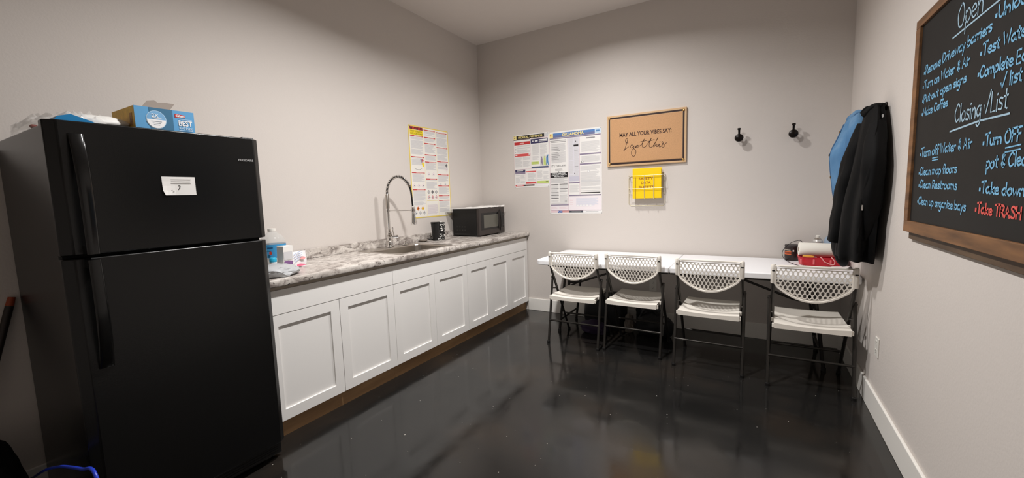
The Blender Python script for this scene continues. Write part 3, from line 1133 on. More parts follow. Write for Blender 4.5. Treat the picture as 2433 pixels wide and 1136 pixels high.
def sds_poster():
    w, h = 0.590, 0.900
    O = Vector((0.001, -1.202, 1.143))
    t = thing('wall_poster', 'yellow-edged safety data sheet chart on the wall behind the faucet', 'poster', tuple(O))
    U, V, N = (0, 1, 0), (0, 0, 1), (1, 0, 0)
    B((0.0008, O.y, O.z), (0.0022, O.y + w, O.z + h), mat('poster_yellow_edge', (232, 206, 96), .7)).build('sheet', t)
    s = Sheet((0.0022, O.y, O.z), U, V, N)

    def Y(v):
        return h * (1 - v)
    s.rect('white_field', .010, .010, w - .010, h - .010, mat('poster_white', (236, 233, 226), .7), .0004)
    cols = [(.03, .335), (.36, .645), (.67, .965)]
    bars = [[.105, .33, .50, .685], [.025, .105, .17, .295, .375, .565], [.03, .20, .36, .51, .64, .755, .81]]
    ends = [[.31, .42, .61, .86], [.09, .155, .28, .36, .47, .68], [.19, .35, .45, .60, .74, .80, .95]]
    for (c0, c1), bs, es in zip(cols, bars, ends):
        for b, e in zip(bs, es):
            s.rect('red_bar', c0 * w, Y(b + .010), c1 * w, Y(b), P_RED, .0009)
            s.rect('red_bar', (c0 + .1) * w, Y(b + .0075), (c1 - .03) * w, Y(b + .0025), mat('bar_text', (232, 190, 186), .7), .0013)
            s.lines('body_text', (c0 + .01) * w, Y(e), (c1 - .01) * w, Y(b + .014), .0062, G_TXT, .72, .3)
    # column dividers
    for x in (.348, .657):
        s.rect('divider', x * w - .001, .012, x * w + .001, h - .012, P_CREAM, .0009)
    # heading
    s.rect('heading', .03 * w, Y(.10), .335 * w, Y(.045), P_YEL, .0010)
    s.rect('heading', .03 * w, Y(.042), .335 * w, Y(.012), P_RED, .0010)
    for k in range(9):
        a = .03 + .034 * k
        s.poly('heading', [(a * w, Y(.012)), ((a + .016) * w, Y(.012)), ((a + .03) * w, Y(.042)), ((a + .014) * w, Y(.042))], P_BLACK, .0014)
    s.text('heading', 'HOW TO READ A', .05 * w, Y(.069), .315 * w, Y(.052), P_BLACK, .0014)
    s.text('heading', 'SAFETY DATA SHEET', .045 * w, Y(.094), .325 * w, Y(.077), P_BLACK, .0014)

    def dia(cx, cy, r, m1, m2=None):
        pk = 'pictogram#%d_%d' % (cx * 1000, cy * 1000)
        cx *= w
        cy = Y(cy)
        s.poly(pk, [(cx - r, cy), (cx, cy - r), (cx + r, cy), (cx, cy + r)], m1, .0011)
        if m2:
            q = r * .72
            s.poly(pk, [(cx - q, cy), (cx, cy - q), (cx + q, cy), (cx, cy + q)], m2, .0014)
            s.disc(pk, cx, cy, r * .25, r * .3, P_BLACK, .0017, 10)
    for x in (.075, .18, .28):
        dia(x, .645, .022, P_PINK, P_WHITE)
    dia(.13, .895, .021, P_RED, P_ORANGE)
    dia(.245, .895, .021, P_ORANGE, P_YEL)
    for x in (.075, .18, .28):
        dia(x, .945, .020, G_TXT2, P_WHITE)
    for x in (.44, .56):
        dia(x, .515, .021, P_PINK, P_WHITE)
    for k, x in enumerate((.415, .51, .605)):
        dia(x, .715, .020, P_BLACK, P_WHITE if k != 1 else G_TXT2)
        dia(x, .775, .020, P_RED, P_WHITE if k != 1 else P_PINK)
    dia(.92, .405, .020, P_BLACK, G_TXT2)
    dia(.92, .455, .018, P_PINK, P_WHITE)
    for x in (.74, .87):
        dia(x, .625, .016, G_TXT, P_WHITE)
    # colour patches and the little arrows drawing
    s.poly('pictogram#c0', [(.24 * w, Y(.355)), (.28 * w, Y(.355)), (.27 * w, Y(.40))], P_PURP, .0015)
    s.poly('pictogram#c1', [(.28 * w, Y(.352)), (.325 * w, Y(.362)), (.29 * w, Y(.395))], P_RED, .0015)
    s.poly('pictogram#c2', [(.275 * w, Y(.40)), (.32 * w, Y(.39)), (.33 * w, Y(.43)), (.30 * w, Y(.44))], P_YEL, .0015)
    s.stroke('pictogram', [(.10 * w, Y(.455)), (.15 * w, Y(.47)), (.22 * w, Y(.47)), (.27 * w, Y(.455))], .002, P_BLACK, .0015)
    s.rect('footer', .36 * w, Y(.815), .645 * w, Y(.812), P_YEL, .0012)
    s.lines('body_text', .37 * w, Y(.97), .635 * w, Y(.855), .009, mat('print_lilac', (206, 192, 206), .8), .4)
    s.build(t)
    pins(t, O, U, V, N, w, h)


sds_poster()


def federal_poster():
    x0, x1, z0, z1 = 0.468, 0.908, 1.424, 2.018
    w, h = x1 - x0, z1 - z0
    t = thing('wall_poster', 'smaller labor poster headed FEDERAL POSTINGS on the back wall', 'poster', (x0, 0, z0))
    B((x0, -.0018, z0), (x1, -.0006, z1), M_PAPER).build('sheet', t)
    s = Sheet((x0, -.0018, z0), (1, 0, 0), (0, 0, 1), (0, -1, 0))

    def Y(v):
        return h * (1 - v)

    def R(p, a, b, c, d, m, l=.0008):
        s.rect(p, a * w, Y(d), c * w, Y(b), m, l)
    R('heading', .0, .015, .085, .09, P_CREAM)
    R('heading', .02, .04, .05, .06, P_NAVY, .0012)
    R('heading', .085, .015, .885, .08, P_BLACK)
    s.text('heading', 'FEDERAL POSTINGS', .14 * w, Y(.068), .83 * w, Y(.028), P_CREAM, .0012, .02)
    R('heading', .90, .02, .99, .075, mat('print_pale_grey', (206, 206, 208), .7))
    R('heading', .0, .082, .49, .094, mat('print_brown', (110, 92, 92), .7))
    R('heading', .50, .082, .98, .092, P_PINK)
    # left column
    R('red_panel', .02, .13, .48, .185, P_RED)
    s.rect('red_panel', .18 * w, Y(.170), .30 * w, Y(.148), mat('print_pale_red', (236, 176, 172), .7), .0013)
    s.lines('body_text', .10 * w, Y(.345), .47 * w, Y(.195), .0075, G_TXT, .55)
    s.lines('body_text', .03 * w, Y(.345), .07 * w, Y(.2), .018, G_TXT2, .2)
    R('red_panel', .02, .355, .48, .405, mat('print_red_soft', (214, 86, 86), .7))
    R('red_panel', .04, .372, .10, .385, P_WHITE, .0013)
    R('red_panel', .43, .362, .47, .38, P_WHITE, .0013)
    s.lines('body_text', .03 * w, Y(.61), .24 * w, Y(.415), .0085, G_TXT, .5)
    s.lines('body_text', .26 * w, Y(.61), .47 * w, Y(.415), .0085, G_TXT, .5)
    # right column
    R('navy_panel', .50, .10, .98, .185, P_NAVY)
    R('navy_panel', .54, .128, .58, .155, G_TXT, .0012)
    R('navy_panel', .62, .13, .70, .152, P_WHITE, .0012)
    R('navy_panel', .73, .118, .96, .138, P_WHITE, .0012)
    R('navy_panel', .73, .148, .96, .158, G_TXT, .0012)
    s.lines('body_text', .54 * w, Y(.50), .73 * w, Y(.20), .0085, G_TXT, .45)
    s.lines('body_text', .76 * w, Y(.46), .95 * w, Y(.20), .0085, G_TXT, .45)
    R('green_strip', .505, .52, .72, .57, P_GREEN)
    R('green_strip', .54, .535, .70, .55, mat('print_olive', (168, 180, 110), .7), .0012)
    # little silhouettes of a dancing group, plain shapes
    for cx, m, sc in ((.80, P_PURP, 1.0), (.885, P_GREEN, 1.05), (.955, P_BLUE, 1.2)):
        c = cx * w
        y = Y(.60)
        s.disc('figures', c, y + .088 * sc, .008, .010, m, .0014, 12)
        s.poly('figures', [(c - .014, y), (c - .004, y), (c, y + .03), (c + .008, y), (c + .018, y), (c + .012, y + .05), (c + .012, y + .078 * sc), (c - .012, y + .078 * sc), (c - .014, y + .04)], m, .0014)
    s.stroke('figures', [(.955 * w, Y(.60) + .085), (.975 * w, Y(.60) + .10), (.995 * w, Y(.60) + .112)], .006, P_BLUE, .0014)
    R('navy_panel', .505, .612, .985, .645, mat('print_slate', (86, 96, 124), .7))
    # bottom row
    R('purple_panel', .02, .655, .32, .70, P_NAVY)
    R('purple_panel', .08, .668, .26, .682, G_TXT, .0012)
    R('purple_panel', .02, .70, .32, .735, P_PURP)
    s.lines('body_text', .03 * w, Y(.92), .16 * w, Y(.745), .009, G_TXT, .45)
    s.lines('body_text', .18 * w, Y(.92), .31 * w, Y(.745), .009, G_TXT, .45)
    R('red_panel', .335, .69, .635, .71, mat('print_red_soft', (214, 86, 86), .7))
    s.lines('body_text', .40 * w, Y(.885), .62 * w, Y(.72), .009, G_TXT, .5)
    R('red_panel', .335, .895, .635, .93, mat('print_red_soft', (214, 86, 86), .7))
    s.lines('body_text', .67 * w, Y(.87), .81 * w, Y(.69), .009, G_TXT, .45)
    s.lines('body_text', .84 * w, Y(.87), .98 * w, Y(.69), .009, G_TXT, .45)
    R('green_strip', .655, .885, .985, .93, P_GREEN)
    R('green_strip', .90, .90, .97, .912, P_BLACK, .0012)
    R('footer', .02, .945, .27, .97, mat('print_red_soft', (214, 86, 86), .7))
    R('footer', .06, .952, .24, .962, P_WHITE, .0012)
    R('footer', .27, .945, .58, .97, P_BLACK)
    R('footer', .33, .952, .52, .963, mat('print_tan', (150, 130, 110), .7), .0012)
    R('footer', .60, .945, .985, .972, P_WHITE)
    for a, b, c, d in ((.0, .10, .006, .945), (.49, .10, .495, .64), (.0, .645, .985, .65), (.326, .65, .331, .94), (.643, .65, .648, .94), (.0, .937, .985, .942)):
        R('rule_line', a, b, c, d, P_PINK, .0010)
    s.build(t)
    pins(t, (x0, -.002, z0), (1, 0, 0), (0, 0, 1), (0, -1, 0), w, h)


federal_poster()


def state_poster():
    x0, x1, z0, z1 = 0.910, 1.506, 1.123, 2.009
    w, h = x1 - x0, z1 - z0
    t = thing('wall_poster', 'large labor poster headed OKLAHOMA on the back wall', 'poster', (x0, 0, z0))
    B((x0, -.0030, z0), (x1, -.0019, z1), M_PAPER).build('sheet', t)
    s = Sheet((x0, -.0030, z0), (1, 0, 0), (0, 0, 1), (0, -1, 0))

    def Y(v):
        return h * (1 - v)

    def R(p, a, b, c, d, m, l=.0008):
        s.rect(p, a * w, Y(d), c * w, Y(b), m, l)

    def T(a, b, c, d, pitch=.0075, m=G_TXT, f=.5):
        s.lines('body_text', a * w, Y(d), c * w, Y(b), pitch, m, f)
    R('heading', .02, .02, .09, .075, P_CREAM)
    R('heading', .03, .035, .055, .05, P_RED, .0012)
    R('heading', .09, .018, .88, .07, mat('banner_blue', (88, 130, 190), .7))
    R('heading', .09, .045, .88, .072, mat('banner_slate', (110, 118, 158), .7), .0010)
    s.text('heading', 'OKLAHOMA', .27 * w, Y(.062), .68 * w, Y(.027), P_CREAM, .0014, .03)
    R('heading', .88, .015, .985, .065, mat('banner_pale', (196, 218, 238), .7))
    R('heading', .90, .03, .965, .05, P_BLUE, .0012)
    R('heading', .02, .076, .985, .088, P_PURP)
    # column 1
    s.text('body_heading', "IT'S THE LAW!", .05 * w, Y(.425), .335 * w, Y(.400), mat('print_dark_grey', (84, 82, 84), .7), .0012)
    R('body_heading', .03, .105, .34, .112, G_TXT2)
    R('body_heading', .05, .122, .34, .128, G_TXT2)
    T(.05, .14, .33, .385)
    for k in range(8):
        R('body_text', .05, .185 + k * .021, .18 + .02 * (k % 3), .189 + k * .021, G_TXT2, .0012)
    T(.12, .435, .28, .475, .008, G_TXT2, .3)
    s.disc('seal', .19 * w, Y(.487), .006, .006, P_BLACK, .0012, 10)
    R('black_panel', .02, .495, .37, .555, P_BLACK)
    s.text('black_panel', 'PUBLIC EMPLOYEE', .07 * w, Y(.512), .32 * w, Y(.498), P_WHITE, .0012, .02)
    s.text('black_panel', 'JOB SAFETY & HEALTH', .045 * w, Y(.532), .345 * w, Y(.517), P_WHITE, .0012, .02)
    s.text('black_panel', 'PROTECTION', .10 * w, Y(.550), .29 * w, Y(.536), P_WHITE, .0012, .02)
    T(.03, .56, .36, .625, .006, G_TXT, .6)
    for a, c, bs in ((.03, .18, (.635, .685, .735, .77, .805)), (.20, .36, (.635, .69, .72, .765))):
        for b in bs:
            R('black_rule', a, b, c, b + .006, P_BLACK)
        T(a, .642, c, .85, .008, G_TXT, .4)
    s.disc('seal', .32 * w, Y(.845), .011, .011, G_TXT2, .0013, 16)
    s.disc('seal', .32 * w, Y(.845), .007, .007, P_WHITE, .0016, 16)
    T(.03, .86, .35, .885, .008)
    # column 2
    R('tinted_panel', .385, .09, .59, .61, mat('print_lavender', (222, 220, 228), .8), .0006)
    T(.395, .10, .48, .60, .0072, G_TXT, .45)
    T(.495, .10, .58, .60, .0072, G_TXT, .45)
    R('tinted_panel', .39, .55, .585, .605, mat('print_lavender2', (200, 198, 212), .8), .0011)
    R('black_rule', .485, .175, .575, .195, P_BLACK, .0012)
    s.disc('seal', .525 * w, Y(.137), .005, .005, P_BLACK, .0014, 10)
    s.disc('seal', .50 * w, Y(.515), .005, .005, P_BLACK, .0014, 10)
    R('black_rule', .50, .24, .57, .245, G_TXT2, .0012)
    R('black_rule', .50, .43, .57, .435, G_TXT2, .0012)
    R('purple_rule', .385, .62, .59, .634, P_PURP)
    T(.40, .645, .575, .745, .009, G_TXT, .35)
    # column 3
    R('black_rule', .72, .105, .88, .118, G_TXT2, .0012)
    T(.63, .135, .96, .275, .009, G_TXT, .4)
    R('purple_rule', .60, .288, .985, .303, P_PURP)
    T(.63, .315, .96, .395, .008, G_TXT, .45)
    s.disc('seal', .645 * w, Y(.385), .011, .011, P_BLACK, .0013, 16)
    s.disc('seal', .645 * w, Y(.385), .007, .007, P_WHITE, .0016, 16)
    R('purple_rule', .60, .403, .985, .418, P_PURP)
    T(.61, .43, .97, .735, .0085, G_TXT, .4)
    R('tinted_panel', .61, .60, .97, .62, G_TXT, .0012)
    s.disc('seal', .76 * w, Y(.50), .013, .013, G_TXT, .0013, 16)
    s.disc('seal', .76 * w, Y(.50), .008, .008, P_WHITE, .0016, 16)
    R('black_rule', .61, .745, .97, .755, P_BLACK)
    R('purple_rule', .385, .772, .985, .786, P_PURP)
    # lower right faint form
    R('tinted_panel', .39, .79, .98, .955, mat('print_blush', (240, 232, 236), .8), .0006)
    T(.52, .81, .93, .905, .008, mat('print_pale_blue', (214, 218, 232), .8), .6)
    T(.40, .80, .46, .90, .02, P_PINK, .15)
    for k in range(5):
        s.rect('faint_mark#%d' % k, (.53 + .06 * k) * w, Y(.914), (.565 + .06 * k) * w, Y(.894), P_WHITE, .0015)
    R('purple_rule', .02, .886, .375, .898, P_PURP)
    R('tinted_panel', .02, .90, .16, .955, mat('print_blush', (240, 232, 236), .8), .0006)
    R('tinted_panel', .175, .90, .375, .955, mat('print_blush', (240, 232, 236), .8), .0006)
    T(.03, .91, .15, .945, .008, P_PINK, .3)
    T(.19, .91, .36, .945, .008, P_PINK, .3)
    # footer with flag colours
    R('footer', .02, .962, .16, .985, P_PINK)
    R('footer', .16, .962, .25, .988, mat('flag_blue', (70, 100, 170), .7))
    for k in range(5):
        s.disc('footer', (.175 + .015 * k) * w, Y(.970 + .009 * (k % 2)), .0035, .0035, P_WHITE, .0012, 8)
    for k in range(4):
        R('footer', .25, .963 + k * .006, .38, .966 + k * .006, mat('print_red_soft', (214, 86, 86), .7))
    R('footer', .38, .963, .65, .987, mat('footer_dark', (76, 80, 90), .7))
    R('footer', .43, .969, .61, .981, mat('footer_mid', (130, 130, 132), .7), .0012)
    R('footer', .65, .963, .975, .987, P_WHITE)
    R('footer', .70, .973, .93, .976, G_TXT2, .0012)
    for a, b, c, d in ((.015, .09, .020, .96), (.372, .09, .377, .96), (.592, .09, .597, .77), (.983, .09, .988, .96), (.02, .958, .985, .962)):
        R('rule_line', a, b, c, d, mat('print_mauve', (196, 160, 176), .7), .0010)
    s.build(t)
    pins(t, (x0, -.0032, z0), (1, 0, 0), (0, 0, 1), (0, -1, 0), w, h)


state_poster()


def vibes_sign():
    yf = -0.022
    pts = [on(1441.6, 276, 1, yf), on(1631, 255, 1, yf), on(1631, 386, 1, yf), on(1443, 396, 1, yf)]
    x0 = (pts[0].x + pts[3].x) / 2
    x1 = (pts[1].x + pts[2].x) / 2
    z1 = (pts[0].z + pts[1].z) / 2
    z0 = (pts[2].z + pts[3].z) / 2
    t = thing('wall_sign', 'tan leather-look sign board with dark inset line and lettering', 'sign', (x0, 0, z0))
    tan = mat('sign_tan', (196, 150, 106), .6, noise_amt=.10, nscale=160, bump=.05, bscale=260)
    edge = mat('sign_edge', (206, 172, 132), .6)
    dark = mat('sign_dark', (44, 22, 18), .6)
    w, h = x1 - x0, z1 - z0
    B((x0, yf, z0), (x1, -.001, z1), edge).build('board', t, bevel=.003)
    s = Sheet((x0, yf, z0), (1, 0, 0), (0, 0, 1), (0, -1, 0))
    a, b = .018, .034
    mb = s.get('inset_line')
    for q in ((a, a, w - a, b), (a, h - b, w - a, h - a), (a, b, a + .014, h - b), (w - a - .014, b, w - a, h - b)):
        s.rect('inset_line', *q, dark, .0008)
    B((x0 + .036, yf - .004, z0 + .038), (x1 - .036, yf, z1 - .038), tan).build('leather_panel', t, bevel=.0015)
    gold = mat('nail_brass', (206, 170, 110), .25, metal=1.0)
    for px, pz in ((x0 + .026, z0 + .026), (x1 - .026, z0 + .026), (x0 + .026, z1 - .026), (x1 - .026, z1 - .026)):
        MB().lathe((px, yf - .0008, pz), [(.012, 0), (.011, .004), (.007, .008), (.001, .010)], gold, 16, axis=(0, -1, 0)).build('brass_nail', t, smooth=True)
    yp = yf - .004

    def L(cx, cy):
        p = on(1435 + cx / 7.102, 245 + cy / 7.102, 1, yp)
        return (p.x - x0, p.z - z0)
    ink = mat('sign_ink', (58, 32, 26), .7)
    q0, q1 = L(264, 572), L(1140, 425)
    zz0 = (L(264, 572)[1] + L(1138, 497)[1]) / 2
    zz1 = (L(264, 505)[1] + L(1110, 425)[1]) / 2
    s.text('lettering', 'MAY ALL YOUR VIBES SAY:', q0[0], zz0, q1[0], zz1, ink, .0052, .02)
    strokes = [
        [(362, 655), (365, 620), (395, 593), (400, 607), (390, 660), (365, 740), (343, 803), (337, 795), (370, 770), (415, 738)],
        [(366, 672), (385, 668), (405, 678)],
        [(490, 712), (465, 705), (447, 735), (452, 755), (480, 750), (510, 720), (500, 762), (535, 800), (535, 850), (510, 895), (480, 890), (462, 850), (475, 795), (510, 757), (545, 742)],
        [(545, 742), (560, 715), (577, 735), (565, 755), (540, 752), (535, 735), (560, 712), (600, 725)],
        [(600, 725), (640, 690), (680, 605), (655, 660), (645, 720), (665, 750), (700, 735), (722, 705)], [(615, 655), (725, 628)],
        [(722, 705), (760, 660), (800, 592), (775, 650), (762, 720), (785, 748), (820, 730), (860, 680)], [(740, 650), (850, 615)],
        [(830, 722), (875, 650), (912, 582), (890, 620), (850, 700), (840, 740), (880, 695), (895, 700), (890, 735), (915, 720)],
        [(915, 720), (935, 690), (928, 730), (945, 740), (975, 715)], [(943, 655), (948, 650)],
        [(975, 715), (1000, 680), (990, 650), (975, 665), (1010, 700), (1018, 730), (990, 745), (970, 725)], [(1010, 705), (1055, 668)]]
    for st in strokes:
        s.stroke('script_lettering', [(v.x, v.y) for v in cat_rom([L(*p) + (0,) for p in st], 6)], .0042, ink, .0052)
    s.build(t)


vibes_sign()


def sds_binder():
    yf, yb = -0.075, -0.030
    P = [on(1501, 401, 1, yf), on(1570.5, 397.5, 1, yf), on(1571.5, 470, 1, yf), on(1505, 472, 1, yf)]
    x0, x1 = (P[0].x + P[3].x) / 2, (P[1].x + P[2].x) / 2
    z1, z0 = (P[0].z + P[1].z) / 2, (P[2].z + P[3].z) / 2
    t = thing('ring_binder', 'yellow safety data sheets binder held in the wire wall rack', 'binder', ((x0 + x1) / 2, yb, z0))
    yel = mat('binder_yellow', (250, 210, 20), .4)
    w, h = x1 - x0, z1 - z0
    B((x0, yf, z0), (x1, yf + .004, z1), yel).build('front_cover', t, bevel=.0015)
    B((x0, yb - .004, z0), (x1, yb, z1), yel).build('back_cover', t, bevel=.0015)
    B((x0, yf + .004, z0), (x0 + .004, yb - .004, z1), yel).build('spine', t)
    B((x0 + .012, yf + .008, z0 + .008), (x1 - .006, yb - .008, z1 - .010), M_PAPER).build('pages', t)
    s = Sheet((x0, yf, z0), (1, 0, 0), (0, 0, 1), (0, -1, 0))
    red = mat('binder_ink', (150, 66, 30), .6)
    s.text('lettering', 'SAFETY', .22 * w, .615 * h, .72 * w, .70 * h, red, .0008, .01)
    s.text('lettering', 'DATA', .31 * w, .475 * h, .64 * w, .56 * h, red, .0008, .01)
    s.text('lettering', 'SHEETS', .22 * w, .325 * h, .76 * w, .41 * h, red, .0008, .01)
    s.build(t)
    # wire rack
    rk = thing('wire_rack', 'thin wire wall rack holding the yellow binder', 'wire rack', ((x0 + x1) / 2, 0, z0))
    wm = mat('wire_cream', (214, 204, 170), .35, metal=.35)
    yr = yf - .014
    r = .0024
    bx0, bx1 = 1.782, 2.128
    bz0, bz1 = 1.198, 1.488
    c = .02
    fr = [(bx0 + c, bz1), (bx0, bz1 - c), (bx0, bz0 + c), (bx0 + c, bz0), (bx1 - c, bz0), (bx1, bz0 + c), (bx1, bz1 - c), (bx1 - c, bz1)]
    MB().tube([(x, -.004, z) for x, z in fr], r, wm, 8, closed=True).build('wall_frame', rk, smooth=True)
    fx0, fx1 = x0 - .038, x1 + .012
    for z in (z0 + .218, z0 + .095):
        MB().tube([(bx0, -.004, z + .006), (fx0 - .004, -.02, z + .004), (fx0, yr, z), (fx1, yr, z), (fx1 + .012, -.02, z + .004), (bx1, -.004, z + .006)], r, wm, 8).build('front_wire', rk, smooth=True)
    z = z0 + .050
    MB().tube([(bx0, -.004, z), (bx0 + .004, -.022, z), (bx1 - .004, -.022, z), (bx1, -.004, z)], r * .8, wm, 8).build('back_wire', rk, smooth=True)
    for x in (x0 + .028, x0 + .114, x0 + .20):
        MB().tube([(x, yr, z0 + .220), (x, yr, z0 + .006), (x, yr + .006, z0 - .005), (x, -.012, z0 - .006), (x, -.006, z0 + .002), (x, -.006, z0 + .05)], r, wm, 8).build('upright_wire', rk, smooth=True)


sds_binder()


def hook(x, z, lab):
    t = thing('coat_hook', lab, 'hook', (x, 0, z), 'black coat hooks on the back wall')
    bk = mat('hook_black', (24, 18, 15), .28, metal=.4)
    MB().lathe((x, -.0005, z), [(.024, 0), (.024, .005), (.019, .010), (.008, .012)], bk, 24, axis=(0, -1, 0)).build('wall_plate', t, smooth=True)
    MB().tube([(x, -.010, z), (x, -.040, z - .006), (x, -.055, z - .002)], [.009, .008, .009], bk, 12).lathe((x, -.050, z - .003), [(.001, -.004), (.02, -.001), (.030, .006), (.034, .014), (.030, .022), (.018, .027), (.001, .028)], bk, 24, axis=(0, -1, 0)).build('knob', t, smooth=True)
    mb = MB()
    mb.tube([(x, -.045, z), (x, -.060, z + .035), (x, -.070, z + .068)], [.009, .008, .009], bk, 12)
    mb.lathe((x, -.0705, z + .066), [(.009, -.004), (.0135, 0), (.0135, .009), (.010, .012)], bk, 16)
    mb.build('upper_prong', t, smooth=True)


hp = on(1756, 327, 1, -.05)
hook(hp.x, hp.z, 'black knob coat hook on the back wall, next to the sign')
hp = on(1885, 317, 1, -.05)
hook(hp.x, hp.z, 'black knob coat hook on the back wall, next to the blue jacket')


def outlet(name, label, c, U, N):
    c = Vector(c)
    U = Vector(U)
    N = Vector(N)
    Vv = Vector((0, 0, 1))
    t = thing('wall_outlet', label, 'outlet', tuple(c))

    def bx(u0, u1, v0, v1, n0, n1, m, nm, par=t, bev=0.0):
        pts = [c + U * u0 + Vv * v0 + N * n0, c + U * u1 + Vv * v0 + N * n0, c + U * u1 + Vv * v1 + N * n0, c + U * u0 + Vv * v1 + N * n0]
        return MB().prism(pts, N * (n1 - n0), m).build(nm, par, bevel=bev)
    bx(-.035, .035, -.057, .057, .0005, .006, M_OUT, 'cover_plate', bev=.002)
    slot = mat('slot_dark', (70, 66, 60), .6)
    for v in (-.026, .026):
        s = bx(-.016, .016, v - .014, v + .014, .006, .0075, M_OUT, 'socket', bev=.001)
        for u in (-.007, .007):
            bx(u - .0013, u + .0013, v - .001, v + .008, .0075, .008, slot, 'slot', s)
        bx(-.0025, .0025, v - .010, v - .005, .0075, .008, slot, 'slot', s)


outlet('o', 'white duplex outlet on the back wall under the folding table', (2.019, 0, .408), (1, 0, 0), (0, -1, 0))
outlet('o', 'white duplex outlet low on the right wall by the baseboard', (W, -1.15, .403), (0, -1, 0), (-1, 0, 0))

# ------------------------------------------------------------------ chalkboard with handwriting
GL = {
    'a': (.95, ['c .75,.85 .4,1 .05,.55 .3,.02 .7,.35 .75,.95', '.75,1 .75,.1 .88,0']), 'b': (.9, ['.1,1.8 .1,0', 'c .1,.6 .45,1 .8,.55 .5,.02 .1,.15']),
    'c': (.8, ['c .7,.85 .4,1 .05,.5 .35,0 .7,.15']), 'd': (.95, ['c .75,.8 .4,1 .05,.5 .35,0 .75,.3', '.75,1.8 .75,0']),
    'e': (.85, ['c .1,.5 .7,.6 .5,1 .1,.75 .1,.3 .4,0 .75,.15']), 'f': (.65, ['c .65,1.7 .4,1.85 .25,1.4 .25,0', '0,1 .55,1']),
    'g': (.9, ['c .75,.85 .4,1 .05,.55 .35,.05 .75,.4', 'c .75,1 .75,-.4 .45,-.85 .1,-.65']), 'i': (.35, ['.15,1 .15,0', '.13,1.4 .2,1.5']),
    'k': (.8, ['.1,1.8 .1,0', '.65,1 .1,.45 .7,0']), 'l': (.35, ['.15,1.8 .15,0']),
    'm': (1.25, ['.1,1 .1,0', 'c .1,.6 .35,1 .55,.7 .58,0', 'c .58,.6 .85,1 1.05,.7 1.08,0']), 'n': (.9, ['.1,1 .1,0', 'c .1,.6 .45,1 .7,.7 .72,0']),
    'o': (.9, ['c .45,1 .05,.6 .3,0 .75,.3 .7,.85 .42,1']), 'p': (.9, ['.1,1 .1,-.8', 'c .1,.7 .5,1.05 .8,.5 .45,0 .1,.2']),
    'r': (.65, ['.1,1 .1,0', 'c .1,.55 .35,.95 .6,.9']), 's': (.75, ['c .65,.9 .3,1 .15,.7 .6,.4 .5,.05 .05,.1']),
    't': (.65, ['.3,1.6 .3,.1 .55,0', '0,1.05 .6,1.1']), 'u': (.9, ['c .1,1 .1,.3 .4,0 .7,.4', '.72,1 .72,0']),
    'v': (.8, ['.05,1 .38,0 .72,1']), 'w': (1.15, ['.05,1 .3,0 .55,.8 .8,0 1.05,1']), 'y': (.85, ['.05,1 .4,.1', '.75,1 .2,-.8']),
    'z': (.8, ['.05,1 .7,1 .1,0 .75,0']),
    'O': (1.2, ['c .55,1.8 .05,1.1 .25,.1 .8,.05 1.05,.9 .8,1.7 .5,1.8']), 'R': (1.05, ['.1,1.8 .1,0', 'c .1,1.8 .8,1.65 .7,1.05 .1,.9', '.35,.95 .9,0']),
    'D': (1.15, ['.1,1.8 .1,0', 'c .1,1.8 .9,1.5 .95,.6 .1,0']), 'W': (1.4, ['.05,1.8 .35,0 .65,1.3 .95,0 1.25,1.8']),
    'A': (1.1, ['.05,0 .5,1.8 .95,0', '.2,.65 .8,.65']), 'P': (1.0, ['.1,1.8 .1,0', 'c .1,1.8 .85,1.6 .7,.95 .1,.85']),
    'M': (1.35, ['.1,0 .15,1.8 .6,.6 1.05,1.8 1.15,0']), 'C': (1.1, ['c .95,1.5 .55,1.8 .05,.9 .4,.05 .95,.3']),
    'U': (1.1, ['c .1,1.8 .1,.5 .5,0 .9,.5', '.92,1.8 .92,0']), 'T': (1.0, ['.5,1.8 .5,0', '0,1.75 1.0,1.9']),
    'E': (.95, ['.8,1.8 .1,1.8 .1,0 .85,0', '.1,.9 .7,.95']), 'L': (.9, ['.1,1.8 .1,0 .8,.05']), 'F': (.9, ['.1,1.8 .1,0', '.1,1.8 .85,1.85', '.1,.95 .65,1']),
    'S': (.95, ['c .8,1.6 .4,1.8 .1,1.4 .7,.7 .6,.1 .05,.2']), 'H': (1.1, ['.1,1.8 .1,0', '.9,1.8 .9,0', '.1,.9 .9,.95']),
    '&': (.9, ['c .7,1.5 .3,1.6 .3,1.1 .65,.9 .15,.5 .4,.05 .8,.3', '.5,1.75 .5,-.1']), '*': (.55, ['.15,.55 .28,.55']), ' ': (.5, []), '^': (1.0, ['.05,.8 .3,0 .95,2.0']),
    'q': (.9, ['c .7,.85 .4,1 .05,.55 .35,.05 .7,.4', '.75,1 .75,-.8'])}


def hand_text(s, part, txt, s0, s1, zb, xh, w, m, slope=0.0):
    total = sum(GL[c][0] for c in txt)
    k = (s1 - s0) / total
    x = 0.0
    for ch in txt:
        adv, sts = GL[ch]
        jx, jy = random.uniform(-.03, .03), random.uniform(-.06, .06)
        for st in sts:
            cur = st.startswith('c ')
            pts = [tuple(float(q) for q in a.split(',')) for a in st.replace('c ', '').split()]
            if cur:
                pts = [(v.x, v.y) for v in cat_rom([p + (0,) for p in pts], 5)]
            out = [(s0 + (x + a + jx) * k, zb + (b + jy) * xh + slope * (x + a) * k) for a, b in pts]
            s.stroke(part, out, w * (1.9 if ch == '*' else 1), m)
        x += adv


